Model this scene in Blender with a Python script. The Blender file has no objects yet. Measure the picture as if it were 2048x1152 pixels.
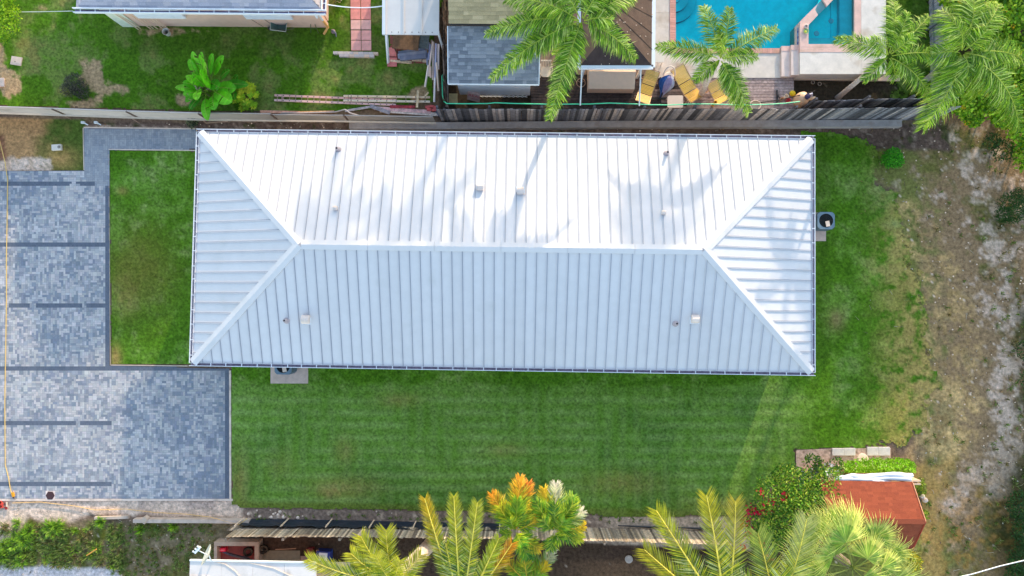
import bpy, math, random
import numpy as np
from mathutils import Vector, Matrix, Euler
random.seed(7)
R = random.random
def U(a, b): return a + (b - a) * R()
# ------------------------------------------------------------------ camera, sky, sun, exposure
scene = bpy.context.scene
COL = scene.collection
CAM = Vector((13.438, 2.388, 30.3325)); ROT = (0.0349, 0.0137, 0.0145); FPX = 1365.3333
cd = bpy.data.cameras.new('camera'); cam = bpy.data.objects.new('camera', cd); COL.objects.link(cam)
cam.location = CAM; cam.rotation_euler = ROT
cd.sensor_width = 36; cd.lens = 24; cd.clip_start = 0.1; cd.clip_end = 2000
scene.camera = cam
scene.render.resolution_x = 1024; scene.render.resolution_y = 576
SAZ, SEL = math.radians(20.0), math.radians(12.5)
SUN = Vector((math.sin(SAZ) * math.cos(SEL), math.cos(SAZ) * math.cos(SEL), math.sin(SEL)))
w = bpy.data.worlds.new('World'); scene.world = w; w.use_nodes = True
nt = w.node_tree; bg = nt.nodes['Background']
sky = nt.nodes.new('ShaderNodeTexSky'); sky.sky_type = 'NISHITA'; sky.sun_disc = False
sky.sun_elevation = SEL; sky.sun_rotation = SAZ; sky.dust_density = 0.4; sky.air_density = 1.0; sky.ozone_density = 0.3
nt.links.new(sky.outputs[0], bg.inputs[0]); bg.inputs[1].default_value = 0.15
sl = bpy.data.lights.new('sun', 'SUN'); sl.energy = 1.4; sl.angle = math.radians(0.8); sl.color = (1.0, 0.85, 0.62)
so = bpy.data.objects.new('sun', sl); COL.objects.link(so); so.rotation_euler = SUN.to_track_quat('Z', 'Y').to_euler()
so.location = (0, 0, 60)
scene.view_settings.view_transform = 'Standard'; scene.view_settings.look = 'None'
scene.view_settings.exposure = 1.84; scene.view_settings.gamma = 1

# ------------------------------------------------------------------ helpers
RM = Euler(ROT, 'XYZ').to_matrix(); RN = np.array(RM); CN = np.array(CAM)
def P(px, py, z=0.0):                      # where a point of the 2048x1152 plan lies at height z
    d = RM @ Vector(((px - 1024) / FPX, (576 - py) / FPX, -1.0))
    return CAM + d * ((z - CAM.z) / d.z)
def PA(px, py, z=0.0):
    d = np.stack([(px - 1024) / FPX, (576 - py) / FPX, -np.ones_like(px, float)], -1) @ RN.T
    return CN + d * ((z - CN[2]) / d[..., 2])[..., None]
def lin(c): return tuple(((x / 255) / 12.92 if x < 10.3 else ((x / 255 + .055) / 1.055) ** 2.4) for x in c)
def A(r, g, b):                            # albedo of a thing seen as this colour in open shade
    l = lin((r, g, b)); q = (l[0] * 1.62, l[1] * 1.24, l[2] * .98); k = min(1, .82 / max(q)); return (q[0] * k, q[1] * k, q[2] * k)
def mixc(a, b, t): return tuple(x + (y - x) * t for x, y in zip(a, b))
def sc(a, k): return tuple(x * k for x in a)
MATS = {}
def mat(name, col=(1, 1, 1), rough=.8, var=.25, scale=6, bump=.0, bscale=40, metal=0, trans=0, spec=.3, detail=6, stretch=None, dirt=None):
    if name in MATS: return MATS[name]
    m = bpy.data.materials.new(name); m.use_nodes = True; n = m.node_tree; L = n.links
    b = n.nodes['Principled BSDF']; out = n.nodes['Material Output']
    b.inputs['Roughness'].default_value = rough; b.inputs['Metallic'].default_value = metal
    b.inputs['Specular IOR Level'].default_value = spec
    at = n.nodes.new('ShaderNodeAttribute'); at.attribute_name = 'Col'
    tc = n.nodes.new('ShaderNodeTexCoord'); co = tc.outputs['Object']
    if stretch:
        mp = n.nodes.new('ShaderNodeMapping'); mp.inputs['Scale'].default_value = stretch; L.new(co, mp.inputs[0]); co = mp.outputs[0]
    nz = n.nodes.new('ShaderNodeTexNoise'); nz.inputs['Scale'].default_value = scale; nz.inputs['Detail'].default_value = detail
    nz.inputs['Roughness'].default_value = .65
    L.new(co, nz.inputs['Vector'])
    mr = n.nodes.new('ShaderNodeMapRange'); mr.inputs[1].default_value = .3; mr.inputs[2].default_value = .7
    mr.inputs[3].default_value = 1 - var; mr.inputs[4].default_value = 1 + var; mr.clamp = False
    L.new(nz.outputs[0], mr.inputs[0])
    v1 = n.nodes.new('ShaderNodeVectorMath'); v1.operation = 'MULTIPLY'; v1.inputs[1].default_value = col; L.new(at.outputs['Color'], v1.inputs[0])
    v2 = n.nodes.new('ShaderNodeVectorMath'); v2.operation = 'MULTIPLY'; L.new(v1.outputs[0], v2.inputs[0]); L.new(mr.outputs[0], v2.inputs[1])
    res = v2.outputs[0]
    if dirt:
        n2 = n.nodes.new('ShaderNodeTexNoise'); n2.inputs['Scale'].default_value = dirt[1]; n2.inputs['Detail'].default_value = 8; L.new(co, n2.inputs['Vector'])
        r2 = n.nodes.new('ShaderNodeMapRange'); r2.inputs[1].default_value = dirt[2]; r2.inputs[2].default_value = dirt[3]; L.new(n2.outputs[0], r2.inputs[0])
        mx = n.nodes.new('ShaderNodeMix'); mx.data_type = 'RGBA'; L.new(r2.outputs[0], mx.inputs[0]); L.new(res, mx.inputs[6]); mx.inputs[7].default_value = (*dirt[0], 1)
        res = mx.outputs[2]
    L.new(res, b.inputs['Base Color'])
    if bump:
        nb = n.nodes.new('ShaderNodeTexNoise'); nb.inputs['Scale'].default_value = bscale; nb.inputs['Detail'].default_value = 4; L.new(co, nb.inputs['Vector'])
        bp = n.nodes.new('ShaderNodeBump'); bp.inputs['Strength'].default_value = bump; bp.inputs['Distance'].default_value = .03
        L.new(nb.outputs[0], bp.inputs['Height']); L.new(bp.outputs[0], b.inputs['Normal'])
    if trans:
        tr = n.nodes.new('ShaderNodeBsdfTranslucent'); L.new(res, tr.inputs[0])
        ms = n.nodes.new('ShaderNodeMixShader'); ms.inputs[0].default_value = trans
        L.new(b.outputs[0], ms.inputs[1]); L.new(tr.outputs[0], ms.inputs[2]); L.new(ms.outputs[0], out.inputs[0])
    MATS[name] = m; return m
ORG = {}
class MB:
    def __init__(s): s.v = []; s.f = []; s.m = []; s.c = []
    def face(s, pts, c=(1, 1, 1), m=0):
        i = len(s.v); s.v += [tuple(p) for p in pts]; s.f.append(tuple(range(i, i + len(pts)))); s.m.append(m); s.c.append(c)
    def mesh(s, vs, fs, c=(1, 1, 1), m=0):
        i = len(s.v); s.v += [tuple(p) for p in vs]
        for f in fs: s.f.append(tuple(i + k for k in f)); s.m.append(m); s.c.append(c)
    def box(s, c, size, rz=0, col=(1, 1, 1), m=0, M=None):
        a, b, d = size[0] / 2, size[1] / 2, size[2] / 2
        if M is None: M = Matrix.Translation(Vector(c)) @ Matrix.Rotation(rz, 4, 'Z')
        vs = [M @ Vector((x * a, y * b, z * d)) for z in (-1, 1) for x, y in ((-1, -1), (1, -1), (1, 1), (-1, 1))]
        s.mesh(vs, [(3, 2, 1, 0), (4, 5, 6, 7), (0, 1, 5, 4), (1, 2, 6, 5), (2, 3, 7, 6), (3, 0, 4, 7)], col, m)
    def beam(s, p, q, wd, th, up=Vector((0, 0, 1)), col=(1, 1, 1), m=0):
        p, q = Vector(p), Vector(q); t = (q - p); l = t.length; t.normalize()
        sd = t.cross(up); 
        if sd.length < 1e-4: sd = t.cross(Vector((0, 1, 0)))
        sd.normalize(); u2 = sd.cross(t)
        M = Matrix((( t.x, sd.x, u2.x, (p.x + q.x) / 2), (t.y, sd.y, u2.y, (p.y + q.y) / 2), (t.z, sd.z, u2.z, (p.z + q.z) / 2), (0, 0, 0, 1)))
        s.box(None, (l, wd, th), col=col, m=m, M=M)
    def prism(s, poly, z0, z1, col=(1, 1, 1), m=0, sidecol=None):
        n = len(poly); lo = [(p[0], p[1], z0) for p in poly]; hi = [(p[0], p[1], z1) for p in poly]
        s.mesh(hi, [tuple(range(n))], col, m); s.mesh(lo, [tuple(range(n - 1, -1, -1))], sidecol or col, m)
        s.mesh(lo + hi, [(i, (i + 1) % n, n + (i + 1) % n, n + i) for i in range(n)], sidecol or col, m)
    def tube(s, pts, r, n=8, col=(1, 1, 1), m=0, cap=True):
        pts = [Vector(p) for p in pts]; k = len(pts); rr = r if isinstance(r, (list, tuple)) else [r] * k
        vs = []; prev = None
        for i, p in enumerate(pts):
            t = (pts[min(i + 1, k - 1)] - pts[max(i - 1, 0)]).normalized()
            a = prev if prev is not None else (Vector((0, 0, 1)) if abs(t.z) < .9 else Vector((1, 0, 0)))
            sd = t.cross(a); 
            if sd.length < 1e-5: sd = t.cross(Vector((0, 1, .3)))
            sd.normalize(); up = sd.cross(t).normalized(); prev = up
            for j in range(n):
                an = 2 * math.pi * j / n; vs.append(p + (sd * math.cos(an) + up * math.sin(an)) * rr[i])
        fs = [(i * n + j, i * n + (j + 1) % n, (i + 1) * n + (j + 1) % n, (i + 1) * n + j) for i in range(k - 1) for j in range(n)]
        if cap: fs += [tuple(range(n - 1, -1, -1)), tuple((k - 1) * n + j for j in range(n))]
        s.mesh(vs, fs, col, m)
    def lathe(s, c, prof, n=24, col=(1, 1, 1), m=0, M=None):
        c = Vector(c); vs = []
        for r_, z_ in prof:
            for j in range(n):
                a = 2 * math.pi * j / n; q = Vector((r_ * math.cos(a), r_ * math.sin(a), z_))
                vs.append((M @ q) if M is not None else c + q)
        k = len(prof)
        fs = [(i * n + j, i * n + (j + 1) % n, (i + 1) * n + (j + 1) % n, (i + 1) * n + j) for i in range(k - 1) for j in range(n)]
        s.mesh(vs, fs, col, m)
    def build(s, name, mats, parent=None, org=None, smooth=False):
        if not isinstance(mats, (list, tuple)): mats = [mats]
        va = np.array(s.v, float).reshape(-1, 3)
        if parent is not None: o = ORG[parent.name]
        elif org is not None: o = np.array(org, float)
        else: mn, mx = va.min(0), va.max(0); o = np.array([(mn[0] + mx[0]) / 2, (mn[1] + mx[1]) / 2, mn[2]])
        me = bpy.data.meshes.new(name); me.from_pydata((va - o).tolist(), [], s.f)
        for mm in mats: me.materials.append(mm)
        me.polygons.foreach_set('material_index', s.m)
        if smooth: me.polygons.foreach_set('use_smooth', [True] * len(s.f))
        ca = me.color_attributes.new('Col', 'FLOAT_COLOR', 'CORNER')
        ln = np.array([len(f) for f in s.f]); cc = np.ones((len(s.f), 4)); cc[:, :3] = np.array(s.c)
        ca.data.foreach_set('color', np.repeat(cc, ln, 0).ravel())
        me.update()
        ob = bpy.data.objects.new(name, me); COL.objects.link(ob)
        if parent is not None: ob.parent = parent
        else: ob.location = o
        ORG[ob.name] = o
        return ob
def tag(o, label=None, cat=None, group=None, kind=None):
    if label: o['label'] = label
    if cat: o['category'] = cat
    if group: o['group'] = group
    if kind: o['kind'] = kind
    return o
def thing(name, loc, label, cat, group=None):
    o = bpy.data.objects.new(name, None); COL.objects.link(o); o.location = loc; o.empty_display_size = .3
    ORG[o.name] = np.array(loc, float); return tag(o, label, cat, group)
def dup(root, loc, rz=0, label=None, s=1):
    r = root.copy(); COL.objects.link(r); r.location = loc; r.rotation_euler = (0, 0, rz); r.scale = (s, s, s)
    if label: r['label'] = label
    def rec(src, dst):
        for ch in list(src.children):
            c = ch.copy(); COL.objects.link(c); c.parent = dst; rec(ch, c)
    rec(root, r); return r
# numpy noise
def vnoise(x, y, seed):
    rs = np.random.RandomState(seed); T = rs.rand(256, 256)
    xi = np.floor(x).astype(int); yi = np.floor(y).astype(int); fx = x - xi; fy = y - yi
    fx = fx * fx * (3 - 2 * fx); fy = fy * fy * (3 - 2 * fy)
    g = lambda a, b: T[a % 256, b % 256]
    return (g(xi, yi) * (1 - fx) + g(xi + 1, yi) * fx) * (1 - fy) + (g(xi, yi + 1) * (1 - fx) + g(xi + 1, yi + 1) * fx) * fy
def fbm(x, y, s, seed, o=5):
    t = 0; a = .5; n = 0
    for i in range(o): t = t + a * vnoise(x / s * 2 ** i + 17 * i + 1000, y / s * 2 ** i + 1000, seed + i); n += a; a *= .55
    return t / n
def sd(px, py, poly):                       # signed distance, negative inside
    d = np.full(px.shape, 1e9); ins = np.zeros(px.shape, bool); n = len(poly)
    for i in range(n):
        ax, ay = poly[i]; bx, by = poly[(i + 1) % n]; ex, ey = bx - ax, by - ay; wx, wy = px - ax, py - ay
        t = np.clip((wx * ex + wy * ey) / (ex * ex + ey * ey + 1e-9), 0, 1)
        d = np.minimum(d, np.hypot(wx - ex * t, wy - ey * t))
        c = ((ay > py) != (by > py)) & (px < (bx - ax) * (py - ay) / (by - ay + 1e-9) + ax); ins ^= c
    return np.where(ins, -d, d)
def ss(x, a, b): t = np.clip((x - a) / (b - a), 0, 1); return t * t * (3 - 2 * t)
def blob(px, py, x, y, rx, ry): return np.exp(-(((px - x) / rx) ** 2 + ((py - y) / ry) ** 2))
def gridobj(name, px, py, col, keep, z, material, kind, zn=0.0, label=None):
    # px,py 2-D arrays of plan positions -> one sheet with a colour per vertex
    W_ = PA(px, py, 0.0); H_, V_ = px.shape
    W_[..., 2] = z + zn
    idx = np.arange(H_ * V_).reshape(H_, V_)
    f = np.stack([idx[:-1, :-1], idx[1:, :-1], idx[1:, 1:], idx[:-1, 1:]], -1)
    if keep is not None: f = f[keep[:-1, :-1] & keep[1:, 1:]]
    f = f.reshape(-1, 4)
    used, inv = np.unique(f, return_inverse=True); f = inv.reshape(-1, 4)
    vv = W_.reshape(-1, 3)[used]; cc = col.reshape(-1, 3)[used]
    me = bpy.data.meshes.new(name); me.vertices.add(len(vv)); me.vertices.foreach_set('co', vv.ravel())
    me.loops.add(f.size); me.loops.foreach_set('vertex_index', f.ravel().astype(np.int32))
    me.polygons.add(len(f)); me.polygons.foreach_set('loop_start', np.arange(0, f.size, 4, dtype=np.int32)); me.polygons.foreach_set('loop_total', np.full(len(f), 4, np.int32))
    me.update(calc_edges=True)
    ca = me.color_attributes.new('Col', 'FLOAT_COLOR', 'POINT'); ca.data.foreach_set('color', np.concatenate([cc, np.ones((len(cc), 1))], 1).ravel())
    me.materials.append(material); ob = bpy.data.objects.new(name, me); COL.objects.link(ob); ob['kind'] = kind
    if label: ob['label'] = label
    return ob
def C3(c): return np.array(c).reshape(1, 1, 3)
def blend(col, c, m): return col * (1 - m[..., None]) + C3(c) * m[..., None]

# ------------------------------------------------------------------ materials
M_ground = mat('soil', rough=.95, var=.5, scale=7, bump=1.0, bscale=22, spec=.1, detail=9)
M_grass = mat('turf', rough=.9, var=.5, scale=9, bump=1.0, bscale=38, spec=.1, trans=.0)
M_paver = mat('paver', rough=.8, var=.12, scale=20, bump=.15)
M_white = mat('white_paint', (.76, .76, .77), rough=.45, var=.05, scale=2, dirt=((.5, .5, .5), 2.5, .62, .9))
M_roofmetal = mat('white_roof_metal', (.72, .675, .67), rough=.5, var=.035, scale=2.2, spec=.25, bump=.12, bscale=1.3, dirt=((.52, .5, .48), 1.1, .6, 1.0), stretch=(1, 1, 1))
M_gutin = mat('gutter_inside', A(116, 118, 148), rough=.7, var=.35, scale=9)  # darker, mottled blue grey for the inside of the gutters
M_stucco = mat('beige_stucco', A(222, 206, 204), rough=.9, var=.06, scale=3, bump=.2, bscale=60)
M_conc = mat('concrete', A(178, 178, 182), rough=.9, var=.16, scale=4, bump=.3, bscale=30, dirt=(A(120, 118, 118), 2.2, .55, .85))
M_cc = mat('tinted_concrete', rough=.9, var=.16, scale=5, bump=.3, bscale=30)
M_plain = mat('painted', rough=.6, var=.12, scale=5)
M_shiny = mat('plastic', rough=.35, var=.05, scale=4)
M_wood = mat('weathered_wood', rough=.9, var=.4, scale=9, bump=.4, bscale=30)
M_shing = mat('asphalt_shingle', rough=.95, var=.16, scale=30, bump=.4, bscale=120, spec=.1)
M_leaf = mat('leaf', rough=.5, var=.3, scale=4, trans=.38, spec=.35)
M_bark = mat('bark', rough=.95, var=.3, scale=8, bump=.6, bscale=20)
M_metal = mat('galvanised', A(170, 176, 186), rough=.4, var=.1, metal=.6)
M_black = mat('black_plastic', (.012, .014, .02), rough=.35, var=.3, scale=4, spec=.5)

# ------------------------------------------------------------------ the ground
st = 4.0
gx, gy = np.meshgrid(np.arange(-360, 2420, st), np.arange(-320, 1480, st))
n1 = fbm(gx, gy, 90, 1); n2 = fbm(gx, gy, 28, 11); n3 = fbm(gx, gy, 9, 21, 3); n4 = fbm(gx, gy, 160, 31)
SOIL = A(96, 88, 84); DARK = A(58, 52, 50); SAND = A(186, 180, 178); OLIVE = A(84, 92, 50); STRAW = A(158, 140, 104); BROWN = A(112, 104, 86); GREY = A(140, 136, 134)
col = np.zeros(gx.shape + (3,)) + C3(SOIL)
col = blend(col, BROWN, ss(n1, .4, .65) * .6)
# east side: brown scrub with pale sand
east = 1 - ss(sd(gx, gy, [(1600, 250), (2450, 230), (2450, 1500), (1640, 1500), (1640, 930), (1850, 930), (1850, 700), (1780, 380), (1640, 270)]) + (n2 - .5) * 40, -14, 10)
col = blend(col, A(124, 112, 92), east)
col = blend(col, OLIVE, east * ss(n1 + (n3 - .5) * .5, .46, .68) * .85)
sandm = (blob(gx, gy, 2010, 640, 60, 230) * 1.1 + blob(gx, gy, 1960, 330, 80, 110) * .85 + blob(gx, gy, 1850, 380, 60, 90) * .75 + blob(gx, gy, 2015, 900, 45, 150) * 1.1 + blob(gx, gy, 1940, 960, 110, 50) * .8
         + blob(gx, gy, 1890, 1010, 60, 50) * .7 + blob(gx, gy, 2000, 480, 60, 60) * .7 + blob(gx, gy, 1900, 1080, 130, 60) * .35)
col = blend(col, SAND, ss(sandm + (n2 - .5) * 2.8 + (n3 - .5) * 2.2 - .28, .45, 1.35) * east * .75)
dark_e = ss(gx + (n1 - .5) * 260, 2005, 2120) * ss(gy, 330, 420)
col = blend(col, A(36, 48, 24), east * np.clip(dark_e + blob(gx, gy, 2045, 1050, 60, 170) * 1.2, 0, 1) * .9)
# dry sod strips
col = blend(col, A(92, 112, 56), east * (1 - ss(gx + (n2 - .5) * 120 + (n3 - .5) * 60 - (gy - 300) * .09, 1800, 1860)) * .75)
sod = 1 - ss(sd(gx, gy, [(1790, 395), (1870, 430), (1920, 520), (1960, 590), (1968, 918), (1815, 920), (1830, 820), (1850, 640), (1835, 540)]) + (n2 - .5) * 60 + (n3 - .5) * 30, -26, 10)
col = blend(col, A(184, 168, 126), sod * ss(n1 + (n3 - .5) * .7, .28, .55) * .9)
col = blend(col, A(110, 112, 84), sod * ss(n2 + (n1 - .5), .5, .75) * .7)
col = blend(col, A(120, 108, 78), sod * ss(n3 + (n2 - .5) * .6, .45, .75) * .8)
dry2 = 1 - ss(sd(gx, gy, [(1790, 920), (1900, 925), (1890, 1160), (1830, 1160), (1845, 1000)]) + (n2 - .5) * 50, -20, 15)
col = blend(col, A(160, 138, 92), dry2 * .7)
col = blend(col, A(150, 120, 70), east * blob(gx, gy, 1930, 1050, 80, 110) * ss(n3, .4, .7) * .8)
# dark damp soil strips by the fences
strip = 1 - ss(sd(gx, gy, [(165, 244), (500, 244), (1900, 246), (1900, 300), (380, 300), (170, 262)]) + (n2 - .5) * 10, -4, 4)
col = blend(col, A(84, 76, 74), strip); col = blend(col, A(128, 122, 120), strip * ss(n3, .55, .8) * .7); col = blend(col, A(48, 66, 30), strip * ss(n2, .62, .75) * .8)
pale = 1 - ss(sd(gx, gy, [(168, 252), (390, 256), (390, 261), (168, 258)]) + (n3 - .5) * 10, -3, 4); col = blend(col, SAND, pale * .8)
# north-west verge: dry turf, sand strip
nw = 1 - ss(sd(gx, gy, [(-400, 226), (170, 240), (170, 345), (-400, 345)]), -2, 3)
turf = ss(gx + (n2 - .5) * 90 + (gy - 290) * .2, 60, 120)
c_nw = C3(A(152, 128, 96)) * (1 - turf[..., None]) + C3(A(66, 92, 40)) * turf[..., None]
c_nw = c_nw * (.75 + .5 * n3[..., None])
tan2 = blob(gx, gy, 122, 318, 34, 22) * (n3 + .4); c_nw = c_nw * (1 - np.clip(tan2, 0, 1)[..., None]) + C3(A(150, 130, 88)) * np.clip(tan2, 0, 1)[..., None]
col = col * (1 - nw[..., None]) + c_nw * nw[..., None]
s2 = 1 - ss(sd(gx, gy, [(-400, 318), (102, 316), (100, 343), (-400, 343)]) + (n3 - .5) * 12, -3, 4)
col = blend(col, SAND, s2 * (.6 + .4 * ss(n3, .3, .55)))
col = blend(col, A(120, 92, 78), (1 - ss(sd(gx, gy, [(-60, 280), (8, 270), (14, 320), (-60, 330)]), -3, 4)) * .9)
# sand bank below the driveway, scrub under it, pale path at the very bottom
bank = 1 - ss(sd(gx, gy, [(-400, 1000), (462, 998), (500, 1016), (488, 1034), (300, 1032), (190, 1026), (110, 1050), (60, 1034), (20, 1100), (-400, 1110)]) + (n2 - .5) * 18, -5, 5)
scr = ss(gy + (n2 - .5) * 16, 1036, 1046) * (1 - ss(gx, 1200, 1230))
col = blend(col, A(106, 104, 88), scr); col = blend(col, A(84, 88, 56), scr * ss(n2 * .6 + n1 * .4, .45, .62) * .8); col = blend(col, A(128, 122, 112), scr * ss(n3, .55, .8) * .6); col = blend(col, A(76, 92, 36), scr * (1 - ss(gx, 280, 420)) * ss(n1 * .5 + n2 * .5, .45, .6) * .9)
col = blend(col, A(58, 48, 46), ss(gx, 440, 480) * ss(gy + (n2 - .5) * 10, 1052, 1064) * (1 - east) * .9)
col = blend(col, A(232, 226, 222), bank * (.75 + .25 * ss(n3, .35, .6)))
col = blend(col, A(150, 146, 148), bank * ss(n2 + (gx - 300) / 1500, .58, .75) * .8)
sw = 1 - ss(sd(gx, gy, [(-400, 1126), (60, 1132), (130, 1130), (235, 1140), (250, 1170), (-400, 1170)]) + (n2 - .5) * 12, -4, 4)
col = blend(col, A(176, 184, 202), sw * .95)
# strip between back lawn and silt fence
bs = 1 - ss(sd(gx, gy, [(485, 1014), (1500, 1036), (1500, 1100), (485, 1054)]) + (n2 - .5) * 6, -3, 3)
col = blend(col, A(112, 106, 104), bs); col = blend(col, A(160, 156, 152), bs * ss(gx + (n2 - .5) * 300, 1120, 1260) * .9); col = blend(col, A(180, 176, 172), bs * ss(n3, .6, .75) * .5)
col = blend(col, A(100, 84, 70), ss(gy, 1110, 1130) * blob(gx, gy, 1230, 1150, 90, 50) * .8)
# paved clay slab ground in the yard north of the pool fence
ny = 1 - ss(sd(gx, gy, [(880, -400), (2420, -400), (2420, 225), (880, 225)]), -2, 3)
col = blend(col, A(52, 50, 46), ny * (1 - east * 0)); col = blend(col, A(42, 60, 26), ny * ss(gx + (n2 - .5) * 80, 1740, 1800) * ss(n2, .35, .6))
pebble = (np.random.RandomState(3).rand(*gx.shape) > .9965)
col = blend(col, A(232, 230, 226), (pebble * (east * .9 + strip * .5 + scr * .5 + bs * .5 + ny * .15).clip(0, 1)).astype(float))
hole = sd(gx, gy, [(1336, -130), (1672, -130), (1672, 102), (1336, 102)]) > 0
gobj = gridobj('ground', gx, gy, col, hole, 0.0, M_ground, 'structure', zn=(n2 - .5) * .03)
# skirt to the horizon, butted round the fine sheet
c0 = [P(-360, -320), P(2416, -320), P(2416, 1476), P(-360, 1476)]
bigp = [Vector((-500, 500, -.0)), Vector((520, 500, 0)), Vector((520, -500, 0)), Vector((-500, -500, 0))]
sk = MB()
for i in range(4): j = (i + 1) % 4; sk.face([c0[i] - Vector((0, 0, .02)), bigp[i] - Vector((0, 0, .02)), bigp[j] - Vector((0, 0, .02)), c0[j] - Vector((0, 0, .02))], A(92, 96, 66))
tag(sk.build('terrain', M_ground, org=(0, 0, 0)), kind='structure')

# ------------------------------------------------------------------ lawns
def lawn(poly, ragged, colfn, name='lawn', z=.035, step=3.0):
    xs = [p[0] for p in poly]; ys = [p[1] for p in poly]
    lx, ly = np.meshgrid(np.arange(min(xs) - 12, max(xs) + 12, step), np.arange(min(ys) - 12, max(ys) + 12, step))
    a = fbm(lx, ly, 22, 51); b = fbm(lx, ly, 6, 61, 3)
    rg = ragged * (1 + 5 * ss(lx, 1690, 1760)) if max(xs) > 1800 else ragged
    d = sd(lx, ly, poly) + (a - .5) * rg * 2 + (b - .5) * rg * 1.2
    c = colfn(lx, ly)
    return gridobj(name, lx, ly, c, d < 0, z, M_grass, 'structure', zn=(b - .5) * .03)
GREEN = A(64, 110, 26); GREEN2 = A(88, 132, 56); GPALE = A(128, 152, 104); GOLV = A(88, 96, 44); GTAN = A(128, 118, 78)
def base_lawn(x, y, seed, pale=.5):
    a = fbm(x, y, 60, seed); b = fbm(x, y, 18, seed + 9); c = fbm(x, y, 7, seed + 19, 2)
    k = np.zeros(x.shape + (3,)) + C3(GREEN)
    k = blend(k, GREEN2, ss(a + (b - .5) * .6, .4, .65) * .8)
    k = blend(k, GPALE, ss(b + (a - .5) * .8, .6, .85) * pale)
    d = fbm(x, y, 3.6, seed + 29, 2); k = blend(k, A(44, 84, 14), ss(d + (b - .5) * .5, .52, .8) * .6)
    return k * (.78 + .44 * c[..., None]), a, b, c
def front(x, y):
    k, a, b, c = base_lawn(x, y, 100)
    k = blend(k, GOLV, np.clip(blob(x, y, 280, 545, 70, 90) * 1.2, 0, 1) * (.5 + .5 * b))
    k = blend(k, GTAN, blob(x, y, 250, 590, 22, 45) * .7 * c + blob(x, y, 232, 715, 12, 26) * .9)
    k = blend(k, GTAN, blob(x, y, 245, 382, 12, 8) * .6)
    return k
def back(x, y):
    k, a, b, c = base_lawn(x, y, 200, .35)
    # sod seams
    sx = np.abs(((x - 1040 + (a - .5) * 12) / 29.0) % 1 - .5) * 2; sy = np.abs(((y - 850 + (b - .5) * 8) / 25.0) % 1 - .5) * 2
    reg = ss(y, 760, 800) * (1 - ss(x, 1560, 1640))
    k = k * (1 - reg * (ss(sy, .2, .75) * .0))[..., None]
    k = blend(k, A(90, 134, 58), reg * .6); k = blend(k, A(58, 100, 44), reg * ss(fbm(x, y, 110, 777), .5, .65) * .5)
    k = blend(k, A(134, 166, 118), reg * (ss(sy, .1, 1) * .26 * ss(a, .3, .65) + ss(sx, .1, 1) * .16 * ss(1 - a, .35, .65)) * (.6 + .8 * c))
    k = blend(k, GTAN, np.clip(blob(x, y, 690, 975, 70, 22) * .6 + blob(x, y, 660, 985, 20, 12) * .5 + blob(x, y, 560, 930, 30, 30) * .25 + blob(x, y, 480, 960, 20, 60) * .5 + blob(x, y, 1245, 965, 80, 24) * .5 + blob(x, y, 690, 900, 20, 26) * .5 + blob(x, y, 1010, 900, 40, 14) * .4 + blob(x, y, 800, 800, 40, 14) * .5 + blob(x, y, 1450, 1010, 80, 18) * .5, 0, 1) * (.4 + .8 * c))
    k = blend(k, GOLV, (1 - ss(np.abs(y - 1022 - (x - 1000) * .02), 4, 16)) * .5)
    e = ss(x + (a - .5) * 60, 1700, 1850) ; k = blend(k, A(150, 140, 92), e * ss(b + c * .4, .42, .8) * .9)
    k = blend(k, GPALE, (blob(x, y, 1760, 380, 30, 40) + blob(x, y, 1790, 450, 14, 10) + blob(x, y, 1700, 370, 16, 16)) * .6 * c * 1.4)
    k = blend(k, A(112, 92, 84), blob(x, y, 1672, 640, 18, 22) * .6)
    k = blend(k, A(40, 66, 24), (1 - ss(np.abs(x - 1640), 8, 26)) * ss(y, 262, 300) * (1 - ss(y, 690, 750)) * .3)
    return k
def nbr(x, y):
    k, a, b, c = base_lawn(x, y, 300, .6); k = blend(k, A(92, 116, 66), ss(a + (b - .5) * .7, .38, .6) * .65); k = blend(k, GTAN, ss(b * .6 + a * .4, .56, .72) * .35)
    k = blend(k, A(52, 84, 26), ss(y, 30, 60) * (1 - ss(y, 90, 130)) * ss(x, 150, 300) * .5)
    t = blob(x, y, 185, 150, 30, 38) + blob(x, y, 20, 170, 34, 34) + blob(x, y, 165, 210, 34, 14) + blob(x, y, 235, 180, 40, 20) * .8 + blob(x, y, 5, 105, 18, 40) * .6 + blob(x, y, 365, 200, 24, 22) * .7 + blob(x, y, 345, 62, 90, 10) * .7 + blob(x, y, 835, 190, 26, 22) + blob(x, y, 90, 15, 50, 14) * .4
    k = blend(k, A(156, 142, 124), ss(t + (b - .5) * .9 + (c - .5) * .4, .45, .75) * .85)
    return k
lawn([(218, 299), (400, 302), (470, 302), (470, 700), (392, 730), (222, 729)], 2, front)
lawn([(461, 741), (470, 700), (1600, 700), (1600, 262), (1660, 262), (1740, 282), (1760, 310), (1752, 350), (1790, 390), (1812, 470), (1838, 545), (1850, 640), (1862, 700), (1880, 760), (1850, 850), (1800, 900), (1782, 896), (1590, 898), (1588, 940), (1540, 975), (1490, 1030), (1260, 1036), (1130, 1026), (500, 1016), (462, 1008)], 4, back)
lawn([(-380, -330), (1000, -330), (868, 60), (868, 205), (700, 224), (420, 224), (0, 212), (-380, 200)], 2, nbr)
lawn([(1782, -60), (1870, -60), (1870, 205), (1800, 200), (1770, 150)], 8, lambda x, y: base_lawn(x, y, 400)[0] * .55)

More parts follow.
